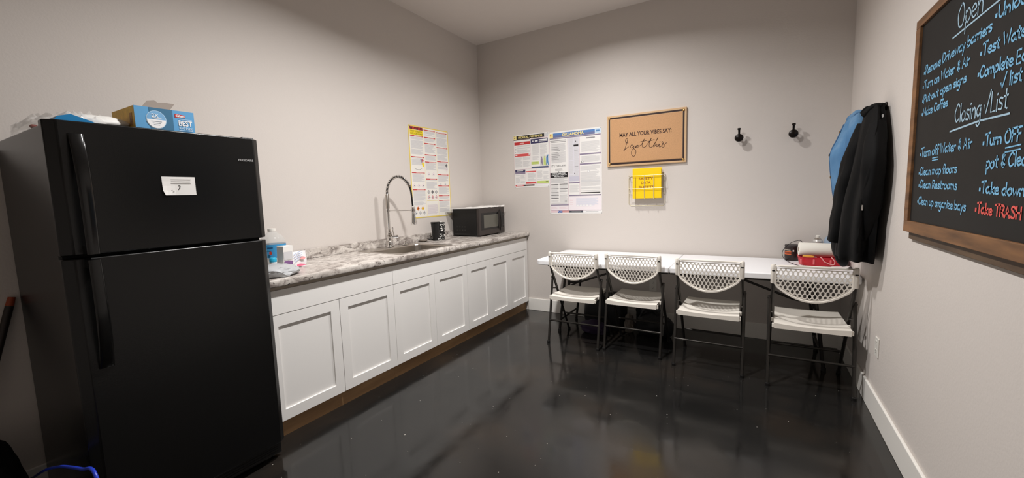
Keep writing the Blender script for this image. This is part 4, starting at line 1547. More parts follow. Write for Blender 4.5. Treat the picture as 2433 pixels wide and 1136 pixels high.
def chalkboard():
    X = W - .030
    s0, s1 = 1.595, 3.02
    z0, z1 = 1.113, 2.04
    t = thing('chalkboard', 'large framed black chalkboard with handwritten opening and closing checklists', 'chalkboard', (W, -(s0 + s1) / 2, z0))
    wd_ = wood('chalkboard_frame_wood', (92, 62, 36), (140, 98, 60), (30, 4, 30))
    fw = .050
    B((X + .010, -s1 + .02, z0 + .02), (W - .003, -s0 - .02, z1 - .02), mat('slate_black', (24, 23, 22), .6, spec=.3, noise_amt=.2, nscale=6)).build('slate_panel', t)
    B((X, -s0 - fw, z0 + fw), (W - .0005, -s0, z1 - fw * .7), wd_).build('frame_rail', t, bevel=.002)
    B((X, -s1, z0 + fw), (W - .0005, -s1 + fw, z1 - fw * .7), wd_).build('frame_rail', t, bevel=.002)
    B((X, -s1, z1 - fw * .7), (W - .0005, -s0, z1), wd_).build('frame_rail', t, bevel=.002)
    B((X, -s1, z0), (W - .0005, -s0, z0 + fw), wd_).build('frame_rail', t, bevel=.002)
    B((W - .014, -s1 + .03, z0 - .034), (W - .0005, -s0 - .02, z0 - .0005), wood('chalkboard_ledge_wood', (70, 52, 36), (98, 76, 54), (30, 4, 30))).build('lower_ledge', t, bevel=.002)
    # lettering: s runs along -y
    s = Sheet((X + .0099, 0, 0), (0, -1, 0), (0, 0, 1), (-1, 0, 0))
    ch = mat('chalk_blue', (120, 178, 214), .8, noise_amt=.25, nscale=120)
    pale = mat('chalk_pale_blue', (160, 190, 208), .8, noise_amt=.2, nscale=120)
    red = mat('chalk_red', (222, 92, 84), .8, noise_amt=.2, nscale=120)
    q = lambda a: a - .015

    def ht(part, txt, a, b, zb, xh, w, m, sl=0.0):
        hand_text(s, part, txt, q(a), q(b), zb, xh, w, m, sl)
    ht('opening_heading', 'Open', 2.035, 2.235, 1.875, .042, .006, pale, -.03)
    s.stroke('underline#oh', [(q(2.0), 1.853), (q(2.44), 1.864)], .006, pale)
    ht('checklist_line#1', '*Remove Driveway barriers', 1.715, 2.305, 1.785, .020, .0062, ch)
    ht('checklist_line#2', '*Turn on Water & Air', 1.713, 2.165, 1.725, .019, .0062, ch, -.01)
    ht('checklist_line#3', '*Put out open signs', 1.718, 2.150, 1.668, .018, .0062, ch)
    ht('checklist_line#4', '*Make Coffee', 1.722, 2.005, 1.613, .018, .0062, ch)
    ht('checklist_line#5', '*Unlock', 2.315, 2.515, 1.810, .021, .0065, ch, -.05)
    ht('checklist_line#6', '*Test Water', 2.236, 2.525, 1.724, .020, .0065, ch, -.04)
    ht('checklist_line#7', '*Complete Eq', 2.230, 2.515, 1.658, .020, .0065, ch, -.05)
    ht('checklist_line#8', '^ list', 2.385, 2.50, 1.596, .021, .0060, ch)
    ht('closing_heading', 'Closing ^List', 2.075, 2.437, 1.540, .034, .0058, pale, -.02)
    s.stroke('underline#ch', [(q(2.04), 1.514), (q(2.27), 1.521), (q(2.45), 1.516)], .006, pale)
    ht('checklist_line#9', '*Turn off Water & Air', 1.735, 2.232, 1.441, .020, .0060, ch)
    for k in range(2):
        s.stroke('underline#16_' + str(k), [(q(1.885), 1.428 - k * .009), (q(1.945), 1.429 - k * .009)], .004, ch)
    ht('checklist_line#10', '*Clean mop floors', 1.735, 2.130, 1.364, .018, .0058, ch)
    ht('checklist_line#11', '*Clean Restrooms', 1.745, 2.142, 1.311, .018, .0058, ch, -.02)
    ht('checklist_line#12', '*Clean up organize bays', 1.744, 2.225, 1.242, .018, .0058, ch, -.02)
    ht('checklist_line#13', '*Turn OFF', 2.305, 2.527, 1.436, .020, .0062, ch)
    for k in range(2):
        s.stroke('underline#17_' + str(k), [(q(2.445), 1.421 - k * .012), (q(2.525), 1.424 - k * .012)], .004, ch)
    ht('checklist_line#14', 'pot & Clean', 2.340, 2.590, 1.368, .021, .0060, ch)
    ht('checklist_line#15', '*Take down', 2.305, 2.568, 1.294, .019, .0062, ch, -.03)
    ht('trash_reminder', '*Take TRASH o', 2.290, 2.600, 1.230, .018, .0066, red, -.02)
    s.build(t)


chalkboard()


# ------------------------------------------------------------------ coats on the right wall
def garment(t, name, stations, m, seed, folds=7, amp=.10, n=56, sub=0, hem=0.02):
    """stations: (z, y centre, half width along the wall, inner gap to wall, depth out of the wall)"""
    st = cat_rom([(a[0], a[1], a[2]) for a in stations], 5)
    st2 = cat_rom([(a[3], a[4], 0) for a in stations], 5)
    rings = []
    L = len(st)
    for i in range(L):
        z, yc, hw = st[i]
        g, d, _ = st2[i]
        a = i / (L - 1)
        ring = []
        for k in range(n):
            th = 2 * math.pi * k / n
            c, s_ = math.cos(th), math.sin(th)
            q = Vector((c * 2.0 + seed, s_ * 2.0, z * 2.2 + seed))
            f = 1 + amp * (0.3 + .9 * a) * math.sin(folds * th + 2.2 * noise.noise(Vector((seed, z * 1.4, 0))) + seed) + .10 * noise.noise(q) + .05 * noise.noise(q * 3.1)
            y = yc + hw * f * c
            x = W - g - d * .5 - d * .5 * f * (-s_)
            x = min(x, W - g * .6 - .001)
            zz = z
            if i == L - 1:
                zz = z + hem * noise.noise(Vector((c * 1.5, s_ * 1.5, seed)))
            ring.append(Vector((x, y, zz)))
        rings.append(ring)
    mb = MB()
    mb.loft(rings, m)
    return mb.build(name, t, smooth=True, angle=70)


def limb(t, name, path, rad, m, seed, n=22):
    P = cat_rom(path, 6)
    rr = cat_rom([(r, 0, 0) for r in rad], 6)
    rings = []
    for i, p in enumerate(P):
        tn = (P[min(i + 1, len(P) - 1)] - P[max(i - 1, 0)]).normalized()
        u = Vector((0, 1, 0))
        u = (u - tn * u.dot(tn)).normalized()
        v = tn.cross(u)
        ring = []
        for k in range(n):
            th = 2 * math.pi * k / n
            q = Vector((math.cos(th) * 1.6 + seed, math.sin(th) * 1.6, p.z * 9))
            r = rr[i].x * (1 + .16 * noise.noise(q * .7) + .05 * math.sin(p.z * 34 + 2.5 * math.cos(th) + seed) + .05 * math.sin(5 * th + seed))
            pp = p + (u * math.cos(th) * 1.15 + v * math.sin(th) * .85) * r
            pp.x = min(pp.x, W - .003)
            ring.append(pp)
        rings.append(ring)
    MB().loft(rings, m).build(name, t, smooth=True, angle=70)


def right_hook(y, z, lab):
    t = thing('coat_hook', lab, 'hook', (W, y, z), 'black coat hooks under the jackets')
    bk = mat('hook_black', (24, 18, 15), .28, metal=.4)
    MB().lathe((W - .0005, y, z), [(.024, 0), (.024, .005), (.019, .010), (.008, .012)], bk, 20, axis=(-1, 0, 0)).build('wall_plate', t, smooth=True)
    MB().tube([(W - .010, y, z), (W - .030, y, z - .006), (W - .040, y, z + .002)], [.009, .008, .010], bk, 12).build('knob', t, smooth=True)
    return t


def denim():
    m = bpy.data.materials.new('faded_denim')
    m.use_nodes = True
    nt = m.node_tree
    b = nt.nodes['Principled BSDF']
    b.inputs['Roughness'].default_value = .85
    tc = nt.nodes.new('ShaderNodeTexCoord')
    n = nt.nodes.new('ShaderNodeTexNoise')
    n.inputs['Scale'].default_value = 3.2
    n.inputs['Detail'].default_value = 4
    nt.links.new(tc.outputs['Object'], n.inputs['Vector'])
    r = ramp(nt, n.outputs['Fac'], [(0.36, (70, 116, 160)), (0.52, (88, 134, 176)), (0.66, (134, 166, 196))])
    nt.links.new(r.outputs['Color'], b.inputs['Base Color'])
    return m


def hit(px, py, fallback):
    bpy.context.view_layer.update()
    d = (C_F + C_R * ((px - 1216.5) / F_PX) - C_U * ((py - 568.0) / F_PX)).normalized()
    ok, p, n, i, o, m = SC.ray_cast(bpy.context.evaluated_depsgraph_get(), CAM, d)
    return p if ok else on(px, py, 0, fallback)


def coats():
    blk = mat('coat_black', (6, 6, 7), .75, spec=.22, noise_amt=.2, nscale=30)
    bz = 1.80
    t = thing('black_coat', 'long black coat hanging on the right wall over the table end', 'coat', (W, -1.0, .86))
    yc = -0.98
    garment(t, 'coat_body', [(1.785, yc - .06, .030, .020, .035), (1.775, yc - .06, .075, .018, .060), (1.71, yc - .06, .125, .012, .085), (1.60, yc - .07, .175, .010, .105), (1.45, yc - .07, .225, .010, .125), (1.25, yc - .03, .215, .010, .150),
                              (1.05, yc - .01, .205, .010, .165), (.92, yc + .01, .190, .012, .165), (.885, yc + .02, .180, .014, .155)], blk, 2.3, 7, .15)
    limb(t, 'sleeve', [(W - .072, yc + .05, 1.69), (W - .108, yc + .06, 1.53), (W - .140, yc + .07, 1.33), (W - .163, yc + .08, 1.12), (W - .178, yc + .10, .985)], [.045, .060, .062, .058, .052], blk, 1.0)
    limb(t, 'sleeve', [(W - .060, yc - .17, 1.66), (W - .075, yc - .23, 1.52), (W - .080, yc - .24, 1.38), (W - .080, yc - .19, 1.15), (W - .080, yc - .14, 1.03)], [.040, .055, .058, .050, .044], blk, 4.0)
    limb(t, 'coat_tail', [(W - .12, yc + .16, 1.12), (W - .125, yc + .22, .98), (W - .115, yc + .27, .87), (W - .10, yc + .31, .80)], [.05, .065, .055, .02], blk, 7.0)
    limb(t, 'collar', [(W - .030, yc - .13, 1.765), (W - .060, yc - .10, 1.765), (W - .085, yc - .05, 1.745), (W - .075, yc, 1.765), (W - .035, yc + .02, 1.765)], [.016, .024, .026, .024, .016], blk, 9.0)
    zp = hit(2097, 277, W - .10)
    MB().box((zp.x - .003, zp.y - .003, zp.z - .022), (zp.x + .005, zp.y + .012, zp.z + .012), mat('tag_white', (200, 200, 200), .5)).build('collar_tag', t, bevel=.002)
    zp = hit(2049, 493, W - .175)
    MB().tube([(zp.x, zp.y, zp.z + .014), (zp.x, zp.y, zp.z - .016)], .005, M_CHROME, 10).build('zip_pull', t, smooth=True)
    right_hook(-1.03, 1.77, 'black wall hook carrying the long black coat')
    blu = denim()
    t = thing('blue_jacket', 'faded blue denim jacket hanging behind the black coat', 'jacket', (W, -.52, 1.16))
    yc = -.52
    garment(t, 'jacket_body', [(1.825, yc, .045, .014, .040), (1.815, yc, .080, .012, .060), (1.75, yc, .125, .010, .100), (1.66, yc, .135, .010, .128), (1.555, yc, .140, .010, .166), (1.47, yc, .142, .010, .162),
                                (1.30, yc, .142, .010, .146), (1.20, yc, .145, .010, .128), (1.16, yc, .140, .010, .112)], blu, 5.1, 6, .05)
    limb(t, 'sleeve', [(W - .060, yc + .10, 1.765), (W - .070, yc + .165, 1.66), (W - .075, yc + .195, 1.50), (W - .072, yc + .205, 1.33), (W - .066, yc + .205, 1.19)], [.040, .052, .050, .045, .040], blu, 2.0)
    limb(t, 'sleeve', [(W - .060, yc - .10, 1.765), (W - .075, yc - .160, 1.66), (W - .085, yc - .180, 1.50), (W - .080, yc - .185, 1.33), (W - .070, yc - .180, 1.20)], [.040, .052, .050, .045, .040], blu, 3.0)
    limb(t, 'collar', [(W - .020, yc - .075, 1.80), (W - .055, yc - .065, 1.81), (W - .075, yc, 1.785), (W - .055, yc + .065, 1.81), (W - .020, yc + .075, 1.80)], [.014, .022, .024, .022, .014], blu, 6.0)
    P = []
    for k in range(12):
        zz = 1.75 - .56 * k / 11
        bpy.context.view_layer.update()
        ok, p, n_, i_, o_, m_ = SC.ray_cast(bpy.context.evaluated_depsgraph_get(), Vector((W - .6, yc + .012, zz)), Vector((1, 0, 0)))
        P.append(Vector((p.x, yc + .012, zz)))
    MB().tube(P, .006, mat('denim_seam', (58, 96, 136), .85), 6).build('button_placket', t, smooth=True)
    for k in (1, 4, 7, 10):
        MB().lathe((P[k].x - .004, P[k].y, P[k].z), [(.009, 0), (.009, .003), (.004, .005)], mat('button_brass', (150, 120, 80), .3, metal=.9), 14, axis=(-1, 0, 0)).build('button', t, smooth=True)
    right_hook(-.52, 1.80, 'black wall hook carrying the blue jacket')


coats()

# ------------------------------------------------------------------ folding table
TZ = 0.7315
TX0, TXS, TX1, TY0, TY1 = 1.112, 2.301, 3.488, -0.785, -0.024


def table():
    t = thing('folding_table', 'long white plastic folding table against the back wall', 'table', ((TX0 + TX1) / 2, (TY0 + TY1) / 2, 0))

    def top(x0, x1, round_left):
        r = .06
        pts = []

        def arc(cx, cy, a0, a1):
            for k in range(9):
                a = math.radians(a0 + (a1 - a0) * k / 8)
                pts.append((cx + r * math.cos(a), cy + r * math.sin(a)))
        if round_left:
            pts += [(x1, TY0), (x1, TY1)]
            arc(x0 + r, TY1 - r, 90, 180)
            arc(x0 + r, TY0 + r, 180, 270)
        else:
            pts += [(x0, TY1), (x0, TY0)]
            arc(x1 - r, TY0 + r, 270, 360)
            arc(x1 - r, TY1 - r, 0, 90)
        MB().prism([(x, y, TZ - .045) for x, y in pts], (0, 0, .045), M_TABLE).build('tabletop_half', t, bevel=.008, seg=3, smooth=True, angle=50)
    top(TX0, TXS - .0012, True)
    top(TXS + .0012, TX1, False)
    for x, sg in ((1.335, 1), (3.245, -1)):
        dx = -.085 * sg
        for y in (TY0 + .22, TY1 - .10):
            MB().tube([(x, y, TZ - .047), (x + dx * .4, y, .42), (x + dx, y, .006)], .0125, M_TLEG, 12).build('leg', t, smooth=True)
            MB().lathe((x + dx, y, 0), [(.016, 0.0), (.016, .022), (.013, .024)], M_BLACKP, 12).build('foot_cap', t)
        for z in (.42, .12):
            k = (TZ - .047 - z) / (TZ - .05)
            xx = x + dx * (.4 * (TZ - .047 - z) / (TZ - .047 - .42) if z >= .42 else .4 + .6 * (.42 - z) / .414)
            MB().tube([(xx, TY0 + .22, z), (xx, TY1 - .10, z)], .010, M_TLEG, 10).build('cross_bar', t, smooth=True)
        ym = (TY0 + TY1) / 2 - .05
        MB().tube([(x + dx * .35, ym, .47), (x + .10 * sg, ym, .485), (x + .46 * sg, ym, .62), (x + .62 * sg, ym, TZ - .046)], .0095, M_TLEG, 10).build('brace', t, smooth=True)
        MB().tube([(x + dx * .3, ym, .43), (x + dx * .3, ym, .49)], .014, M_TLEG, 10).build('brace_pivot', t, smooth=True)
    for y in (TY0 + .03, TY1 - .03):
        MB().tube([(TX0 + .12, y, TZ - .052), (TX1 - .12, y, TZ - .052)], .007, M_TLEG, 8).build('side_rail', t, smooth=True)
    P = [(TXS + .01, TY0 + .02, TZ - .046), (TXS - .004, TY0 - .008, TZ - .05), (TXS - .006, TY0 - .008, TZ - .012), (TXS + .004, TY0 + .0, TZ + .004), (TXS + .012, TY0 + .02, TZ + .002)]
    MB().tube(cat_rom(P, 4), .0015, M_STEEL, 6).build('latch_wire', t, smooth=True)


table()


# ------------------------------------------------------------------ folding chairs
def clip_convex(poly, clip):
    out = poly
    n = len(clip)
    for i in range(n):
        a, b = clip[i], clip[(i + 1) % n]
        inp, out = out, []
        if not inp:
            break

        def side(p):
            return (b[0] - a[0]) * (p[1] - a[1]) - (b[1] - a[1]) * (p[0] - a[0])
        for j in range(len(inp)):
            p, q = inp[j], inp[(j + 1) % len(inp)]
            sp, sq = side(p), side(q)
            if sp >= -1e-9:
                out.append(p)
            if (sp > 1e-9 and sq < -1e-9) or (sp < -1e-9 and sq > 1e-9):
                k = sp / (sp - sq)
                out.append((p[0] + (q[0] - p[0]) * k, p[1] + (q[1] - p[1]) * k))
    return out


def make_chair():
    t = thing('folding_chair', '-', 'chair', (0, 0, 0), 'white folding chairs along the table')
    HX = .200
    ZT_, ZS, ZB = .806, .700, .604

    def yb(x, z):
        return .046 - (z - .6) * .06 - .016 * (1 - (x / .22) ** 2)

    def zlow(x):
        return ZB + (ZS - ZB) * (abs(x) / HX) ** 2
    N = 24
    outl = [(-HX, ZT_), (-HX, ZS)] + [(-HX + 2 * HX * k / N, zlow(-HX + 2 * HX * k / N)) for k in range(1, N)] + [(HX, ZS), (HX, ZT_)]
    # perforated panel
    mb = MB()
    w, st = .0266, .0243
    h = st * 4 / 3
    hexo = [(0, h / 2), (-w / 2, h / 4), (-w / 2, -h / 4), (0, -h / 2), (w / 2, -h / 4), (w / 2, h / 4)]
    fx, fy = .62, .92
    th = .0045
    row = 0
    z = ZT_ - .008
    while z > ZB - .02:
        xs = [k * w + (w / 2 if row % 2 else 0) for k in range(-9, 10)]
        for cx in xs:
            hx = [(cx + a, z + b) for a, b in hexo]
            cl = clip_convex(hx, outl)
            if len(cl) < 3:
                continue
            full = all(abs(a[0]) < HX - .001 and a[1] < ZT_ - .0005 and a[1] > zlow(a[0]) + .001 for a in hx)
            cxx = sum(p[0] for p in cl) / len(cl)
            czz = sum(p[1] for p in cl) / len(cl)
            area = abs(sum(cl[i][0] * cl[(i + 1) % len(cl)][1] - cl[(i + 1) % len(cl)][0] * cl[i][1] for i in range(len(cl)))) / 2
            if full:
                ho = [(cx + a * fx, z + b * fy) for a, b in hexo]
                oo = hx
            elif area > w * h * .75 * .30:
                ho = [(cxx + (a - cxx) * .62, czz + (b - czz) * .62) for a, b in cl]
                oo = cl
            else:
                ho = None
                oo = cl
            n = len(oo)
            vs = []
            for d in (0, th):
                vs += [(a, yb(a, b) + d, b) for a, b in oo]
                if ho:
                    vs += [(a, yb(a, b) + d, b) for a, b in ho]
            fs = []
            if ho:
                q = 2 * n
                for i in range(n):
                    j = (i + 1) % n
                    fs.append((i, j, n + j, n + i))
                    fs.append((q + i, q + n + i, q + n + j, q + j))
                    fs.append((n + i, n + j, q + n + j, q + n + i))
            else:
                fs = [tuple(range(n)), tuple(n + i for i in range(n - 1, -1, -1))]
            mb.add(vs, fs, M_CHAIR)
        z -= st
        row += 1
    # rim of the backrest
    rim = MB()
    ring_path = [(-HX - .004, ZT_ + .012), (-HX - .004, ZS)] + [(-HX - .004 + (2 * HX + .008) * k / N, zlow(-HX + 2 * HX * k / N) - .010) for k in range(1, N)] + [(HX + .004, ZS), (HX + .004, ZT_ + .012)]
    top = [(HX + .004 - (2 * HX + .008) * k / 12.0, ZT_ + .012 + .004 * math.sin(math.pi * k / 12.0)) for k in range(1, 12)]
    path = ring_path + top
    rings = []
    L = len(path)
    for i, (x, z) in enumerate(path):
        a, b = path[i - 1], path[(i + 1) % L]
        tx, tz = b[0] - a[0], b[1] - a[1]
        l = math.hypot(tx, tz)
        nx, nz = -tz / l, tx / l
        y = yb(x, z) + th / 2
        hw, hd = .0072, .012
        rings.append([Vector((x + nx * p * hw, y + q * hd, z + nz * p * hw)) for p, q in ((-1, -.6), (-.6, -1), (.6, -1), (1, -.6), (1, .6), (.6, 1), (-.6, 1), (-1, .6))])
    rim.loft(rings, M_CHAIR, closed_path=True, cap=False)
    # top shelf lip
    bk = rim.build('backrest', t, smooth=True, angle=50)
    mb.build('perforated_panel', bk)
    for sx in (-1, 1):
        m2 = MB()
        x = sx * .2145
        rr = []
        for z, k in ((.700, .9), (.705, 1), (.80, 1), (.822, .95), (.829, .7)):
            y = yb(x, z) + .004
            rr.append([Vector((x + math.cos(a) * .0145 * k, y + math.sin(a) * .0165 * k, z)) for a in [2 * math.pi * q / 16 for q in range(16)]])
        m2.loft(rr, M_CHAIR)
        sl = m2.build('post_sleeve', t, smooth=True, angle=50)
        MB().box((x - .008, yb(x, .79) - .0140, .783), (x + .008, yb(x, .79) - .0118, .790), M_BLACKP).build('slot', sl)
        # uprights run on as the front legs
        MB().tube([(x, yb(x, .70) + .004, .71), (x, .072, .64), (x, .110, .585), (x, .44, .012)], .0105, M_LEG, 12).build('front_leg', t, smooth=True)
        MB().lathe((x, .446, 0), [(.014, 0), (.014, .018), (.011, .024)], M_BLACKP, 12).build('foot_cap', t)
        xr = sx * .229
        MB().tube([(xr, .118, .60), (xr, .105, .55), (xr, .004, .012)], .0105, M_LEG, 12).build('rear_leg', t, smooth=True)
        MB().lathe((xr, .001, 0), [(.014, 0), (.014, .018), (.011, .024)], M_BLACKP, 12).build('foot_cap', t)
        MB().tube([(xr - sx * .004, .092, .49), (x - sx * .004, .165, .475)], .006, M_LEG, 8).tube([(xr - sx * .010, .11, .585), (xr + sx * .012, .11, .585)], .006, M_LEG, 8).build('hinge_link', t, smooth=True)
    MB().tube([(-.229, .036, .205), (.229, .036, .205)], .0085, M_LEG, 12).build('rear_stretcher', t, smooth=True)
    MB().tube([(-.2145, .335, .195), (.2145, .335, .195)], .0085, M_LEG, 12).build('front_stretcher', t, smooth=True)
    # seat
    nx_, ny_ = 28, 24
    P = []
    for i in range(nx_ + 1):
        row = []
        for j in range(ny_ + 1):
            u, v = i / nx_ * 2 - 1, j / ny_
            hw = .204 - .018 * v
            x = u * hw
            y = -.002 + .425 * v
            dip = .024 * (1 - u ** 2) * math.sin(math.pi * min(1, (1 - v) * 1.02)) ** .8
            z = .438 + .020 * v - dip - .010 * max(0, (.10 - v) / .10) * (1 - u * u) - .012 * max(0, (v - .92) / .08) ** 2
            # raised step curve a third of the way in
            edge = .17 + .12 * (1 - u * u)
            z += .004 * (1 / (1 + math.exp((v - edge) * 60)))
            row.append(Vector((x, y, z)))
        P.append(row)
    sm = MB()
    sm.grid(P, M_CHAIR)
    bot = []
    bord = [P[i][0] for i in range(nx_ + 1)] + [P[nx_][j] for j in range(1, ny_ + 1)] + [P[i][ny_] for i in range(nx_ - 1, -1, -1)] + [P[0][j] for j in range(ny_ - 1, 0, -1)]
    low = []
    for p in bord:
        zz = min(p.z - .010, .405 + .03 * (p.y / .425))
        low.append(Vector((p.x * .985, p.y, zz)))
    n = len(bord)
    sm.add(bord + low, [(k, (k + 1) % n, n + (k + 1) % n, n + k) for k in range(n)] + [tuple(range(2 * n - 1, n - 1, -1))], M_CHAIR)
    sm.build('seat', t, smooth=True, angle=45)
    for sx in (-1, 1):
        for y, z in ((.012, .424), (.12, .432)):
            MB().box((sx * .196, y - .009, z - .016), (sx * .214, y + .009, z + .012), M_CHAIR).build('seat_lug', t, bevel=.003)
    return t


def copy_tree(o, parent=None):
    c = o.copy()
    COL.objects.link(c)
    c.parent = parent
    for ch in list(o.children):
        copy_tree(ch, c)
    return c


chair0 = make_chair()
spots = [(1.522, -.908, .00, 'white folding chair with perforated back at the table end toward the cabinets'),
         (2.020, -.866, -.02, 'white folding chair with perforated back, second along the table from the cabinets'),
         (2.592, -.945, -.02, 'white folding chair with perforated back, third along the table from the cabinets'),
         (3.202, -1.008, .00, 'white folding chair with perforated back against the right wall below the coats')]
chairs = []
for i, (x, y, a, lab) in enumerate(spots):
    c = chair0 if i == 0 else copy_tree(chair0)
    chairs.append((c, x, y, a, lab))
for c, x, y, a, lab in chairs:
    c.location = (x, y, 0)
    c.rotation_euler = (0, 0, a)
    c['label'] = lab


# ------------------------------------------------------------------ things on the table
def table_clutter():
    z = TZ + .0006
    c = (3.145, -.090, z)
    t = thing('coffee_can', 'dark brown can with orange stripes on the table', 'can', c)
    br = mat('can_brown', (44, 32, 30), .35)
    MB().lathe(c, [(.048, 0), (.050, .003), (.050, .118), (.047, .120), (.001, .120)], br, 36).build('can_body', t, smooth=True)
    MB().lathe(c, [(.0515, .114), (.0515, .126), (.048, .129), (.001, .129)], mat('can_lid', (58, 52, 52), .5), 36).build('lid', t, smooth=True)

    def band(a0, a1, h0, h1, m, nm):
        ring = []
        for hh in (h0, h1):
            ring.append([Vector((c[0] + .0506 * math.cos(a), c[1] + .0506 * math.sin(a), z + hh)) for a in [math.radians(a0 + (a1 - a0) * k / 10) for k in range(11)]])
        MB().loft(ring, m, closed_ring=False, cap=False).build(nm, t, smooth=True)
    org = mat('can_orange', (222, 110, 60), .5)
    band(190, 262, .071, .077, org, 'label_stripe')
    band(190, 262, .050, .056, org, 'label_stripe')
    band(190, 262, .058, .069, mat('can_rust', (150, 62, 36), .5), 'label_stripe')
    band(190, 255, .085, .090, mat('can_cream', (190, 176, 160), .5), 'label_stripe')
    band(272, 284, .076, .090, mat('can_white', (226, 214, 212), .5), 'label_stripe')
    c = (3.315, -.085, z)
    t = thing('spray_can', 'silver-topped white spray can behind the paper towel roll', 'spray can', c)
    MB().lathe(c, [(.032, 0), (.033, .003), (.033, .155), (.034, .157), (.034, .161), (.028, .172), (.022, .178)], mat('spray_white', (206, 204, 200), .35, metal=.3), 30).build('can_body', t, smooth=True)
    MB().lathe(c, [(.023, .176), (.024, .180), (.016, .188), (.014, .190)], M_STEEL, 24).build('shoulder', t, smooth=True)
    MB().lathe(c, [(.013, .188), (.015, .192), (.015, .206), (.010, .210), (.001, .210)], M_OUT, 20).build('nozzle_cap', t, smooth=True)
    c = (3.408, -.088, z)
    t = thing('water_jug', 'pale blue translucent water bottle partly behind the black coat', 'bottle', c)
    MB().lathe(c, [(.050, 0), (.056, .006), (.056, .045), (.053, .05), (.056, .055), (.056, .10), (.053, .105), (.056, .11), (.056, .165), (.048, .19), (.022, .215), (.018, .22), (.018, .235), (.001, .236)], mat('jug_blue', (170, 196, 222), .12, alpha=.55), 32).build('bottle_body', t, smooth=True)
    MB().lathe(c, [(.020, .228), (.020, .246), (.001, .247)], mat('jug_cap', (60, 90, 150), .4), 20).build('cap', t, smooth=True)
    # red basket
    cx, cy = 3.318, -.262
    hx, hy = .146, .105
    t = thing('red_basket', 'low red plastic basket on the table', 'basket', (cx, cy, z))
    red = mat('basket_red', (196, 26, 44), .35)

    def oval(kx, ky, zz, n=44):
        out = []
        for k in range(n):
            a = 2 * math.pi * k / n
            c_, s_ = math.cos(a), math.sin(a)
            out.append(Vector((cx + hx * kx * (abs(c_) ** .55) * (1 if c_ > 0 else -1), cy + hy * ky * (abs(s_) ** .55) * (1 if s_ > 0 else -1), z + zz)))
        return out
    rings = [oval(.90, .90, 0), oval(.93, .93, .003), oval(1.0, 1.0, .060), oval(1.03, 1.03, .062), oval(1.03, 1.03, .066), oval(.985, .98, .066), oval(.91, .91, .006)]
    mb = MB()
    mb.loft(rings, red, cap=False)
    mb.add(rings[0], [tuple(range(43, -1, -1))], red)
    mb.add(rings[-1], [tuple(range(44))], red)
    mb.build('basket_body', t, smooth=True, angle=50)
    for x in (cx - .132, cx - .052, cx + .05):
        MB().box((x - .006, cy - hy * 1.005, z + .012), (x + .006, cy - hy * .955, z + .052), mat('basket_pink', (226, 110, 116), .4)).build('side_tab', t, bevel=.003)
    # paper towel roll lying across the basket
    pc = Vector((3.325, -.252, z + .066 + .046))
    t = thing('paper_towel_roll', 'white paper towel roll lying across the red basket', 'paper towel', tuple(pc - Vector((0, 0, .05))))
    ax = Vector((1.0, .06, -.02)).normalized()
    L = .272
    MB().lathe(tuple(pc - ax * L / 2 + Vector((-.012, 0, 0))), [(.020, .0), (.050, .0), (.053, .004), (.053, L - .004), (.050, L), (.020, L), (.020, .001)], mat('towel_white', (240, 236, 226), .9, bump=.05, bscale=120), 36, axis=ax, cap=False).build('roll', t, smooth=True, angle=40)
    MB().lathe(tuple(pc - ax * L / 2 + Vector((-.012, 0, 0))), [(.0205, .001), (.0205, L - .001), (.0195, L - .001), (.0195, .001)], mat('core_brown', (160, 130, 100), .8), 28, axis=ax, cap=False).build('cardboard_core', t, smooth=True)
    # crumpled paper in the basket end
    t = thing('crumpled_paper', 'crumpled white paper scrap stuffed in the basket end', 'paper', (3.455, -.245, z + .03))
    MB().blob((3.472, -.250, z + .098), (.011, .040, .026), mat('scrap_white', (214, 204, 198), .8), .3, 2.6, 9, 4).build('scrap', t, smooth=True, angle=25)
    # orange-yellow tool lying on the front rim
    a = Vector((3.195, -.362, z + .075))
    b = Vector((3.265, -.368, z + .073))
    t = thing('utility_knife', 'orange-yellow handled tool resting on the basket rim', 'tool', tuple(a))
    MB().tube([a, a.lerp(b, .3), a.lerp(b, .8), b], [.006, .009, .008, .006], mat('tool_orange', (226, 160, 60), .4), 12).build('handle', t, smooth=True)
    MB().tube([b, b + Vector((.018, -.002, -.004))], [.004, .002], M_STEEL, 8).build('blade', t, smooth=True)
    # white string looping over the front of the basket
    y = cy - hy * 1.03 - .004
    t = thing('white_string', 'pinkish-white string looping over the front of the basket', 'string', (3.35, y, z))
    MB().tube(cat_rom([(3.305, y + .010, z + .070), (3.315, y - .002, z + .062), (3.328, y - .002, z + .040), (3.350, y, z + .028), (3.372, y + .001, z + .018), (3.388, y, z + .022), (3.390, y, z + .044), (3.378, y, z + .062), (3.372, y + .012, z + .071)], 6), .0028, mat('string_pink', (236, 176, 172), .7), 8).build('strand', t, smooth=True)
    # black cable
    zc = z + .0035
    t = thing('black_cable', 'thin black cable looped around the can and along the basket', 'cable', (3.14, -.25, z))
    K = [Vector((3.24, -.145, zc)), Vector((3.235, -.148, z + .06)), on(1905, 574, 1, -.153), on(1890, 573, 1, -.160), on(1873, 581, 1, -.168), on(1861, 594, 1, -.180), on(1858.5, 604, 1, -.20)]
    P = [Vector(k) for k in K]
    for px, py in ((1862, 613), (1870, 620), (1888, 628), (1908, 633), (1935, 637), (1965, 639), (1985, 638)):
        q = on(px, py, 2, zc)
        P.append(q)
    MB().tube(cat_rom(P, 6), .0021, M_BLACKP, 8).build('cord', t, smooth=True)
    # papers and a dark folder at the table end
    t = thing('paper_pad', 'thin white papers on a dark folder at the table end', 'paper', (3.44, -.40, z))
    fp = [on(px, py, 2, z) for px, py in ((1972, 640.5), (2017, 640.5), (2026, 635), (1985, 635))]
    MB().prism(fp, (0, 0, .0025), M_BLACKP).build('folder', t)
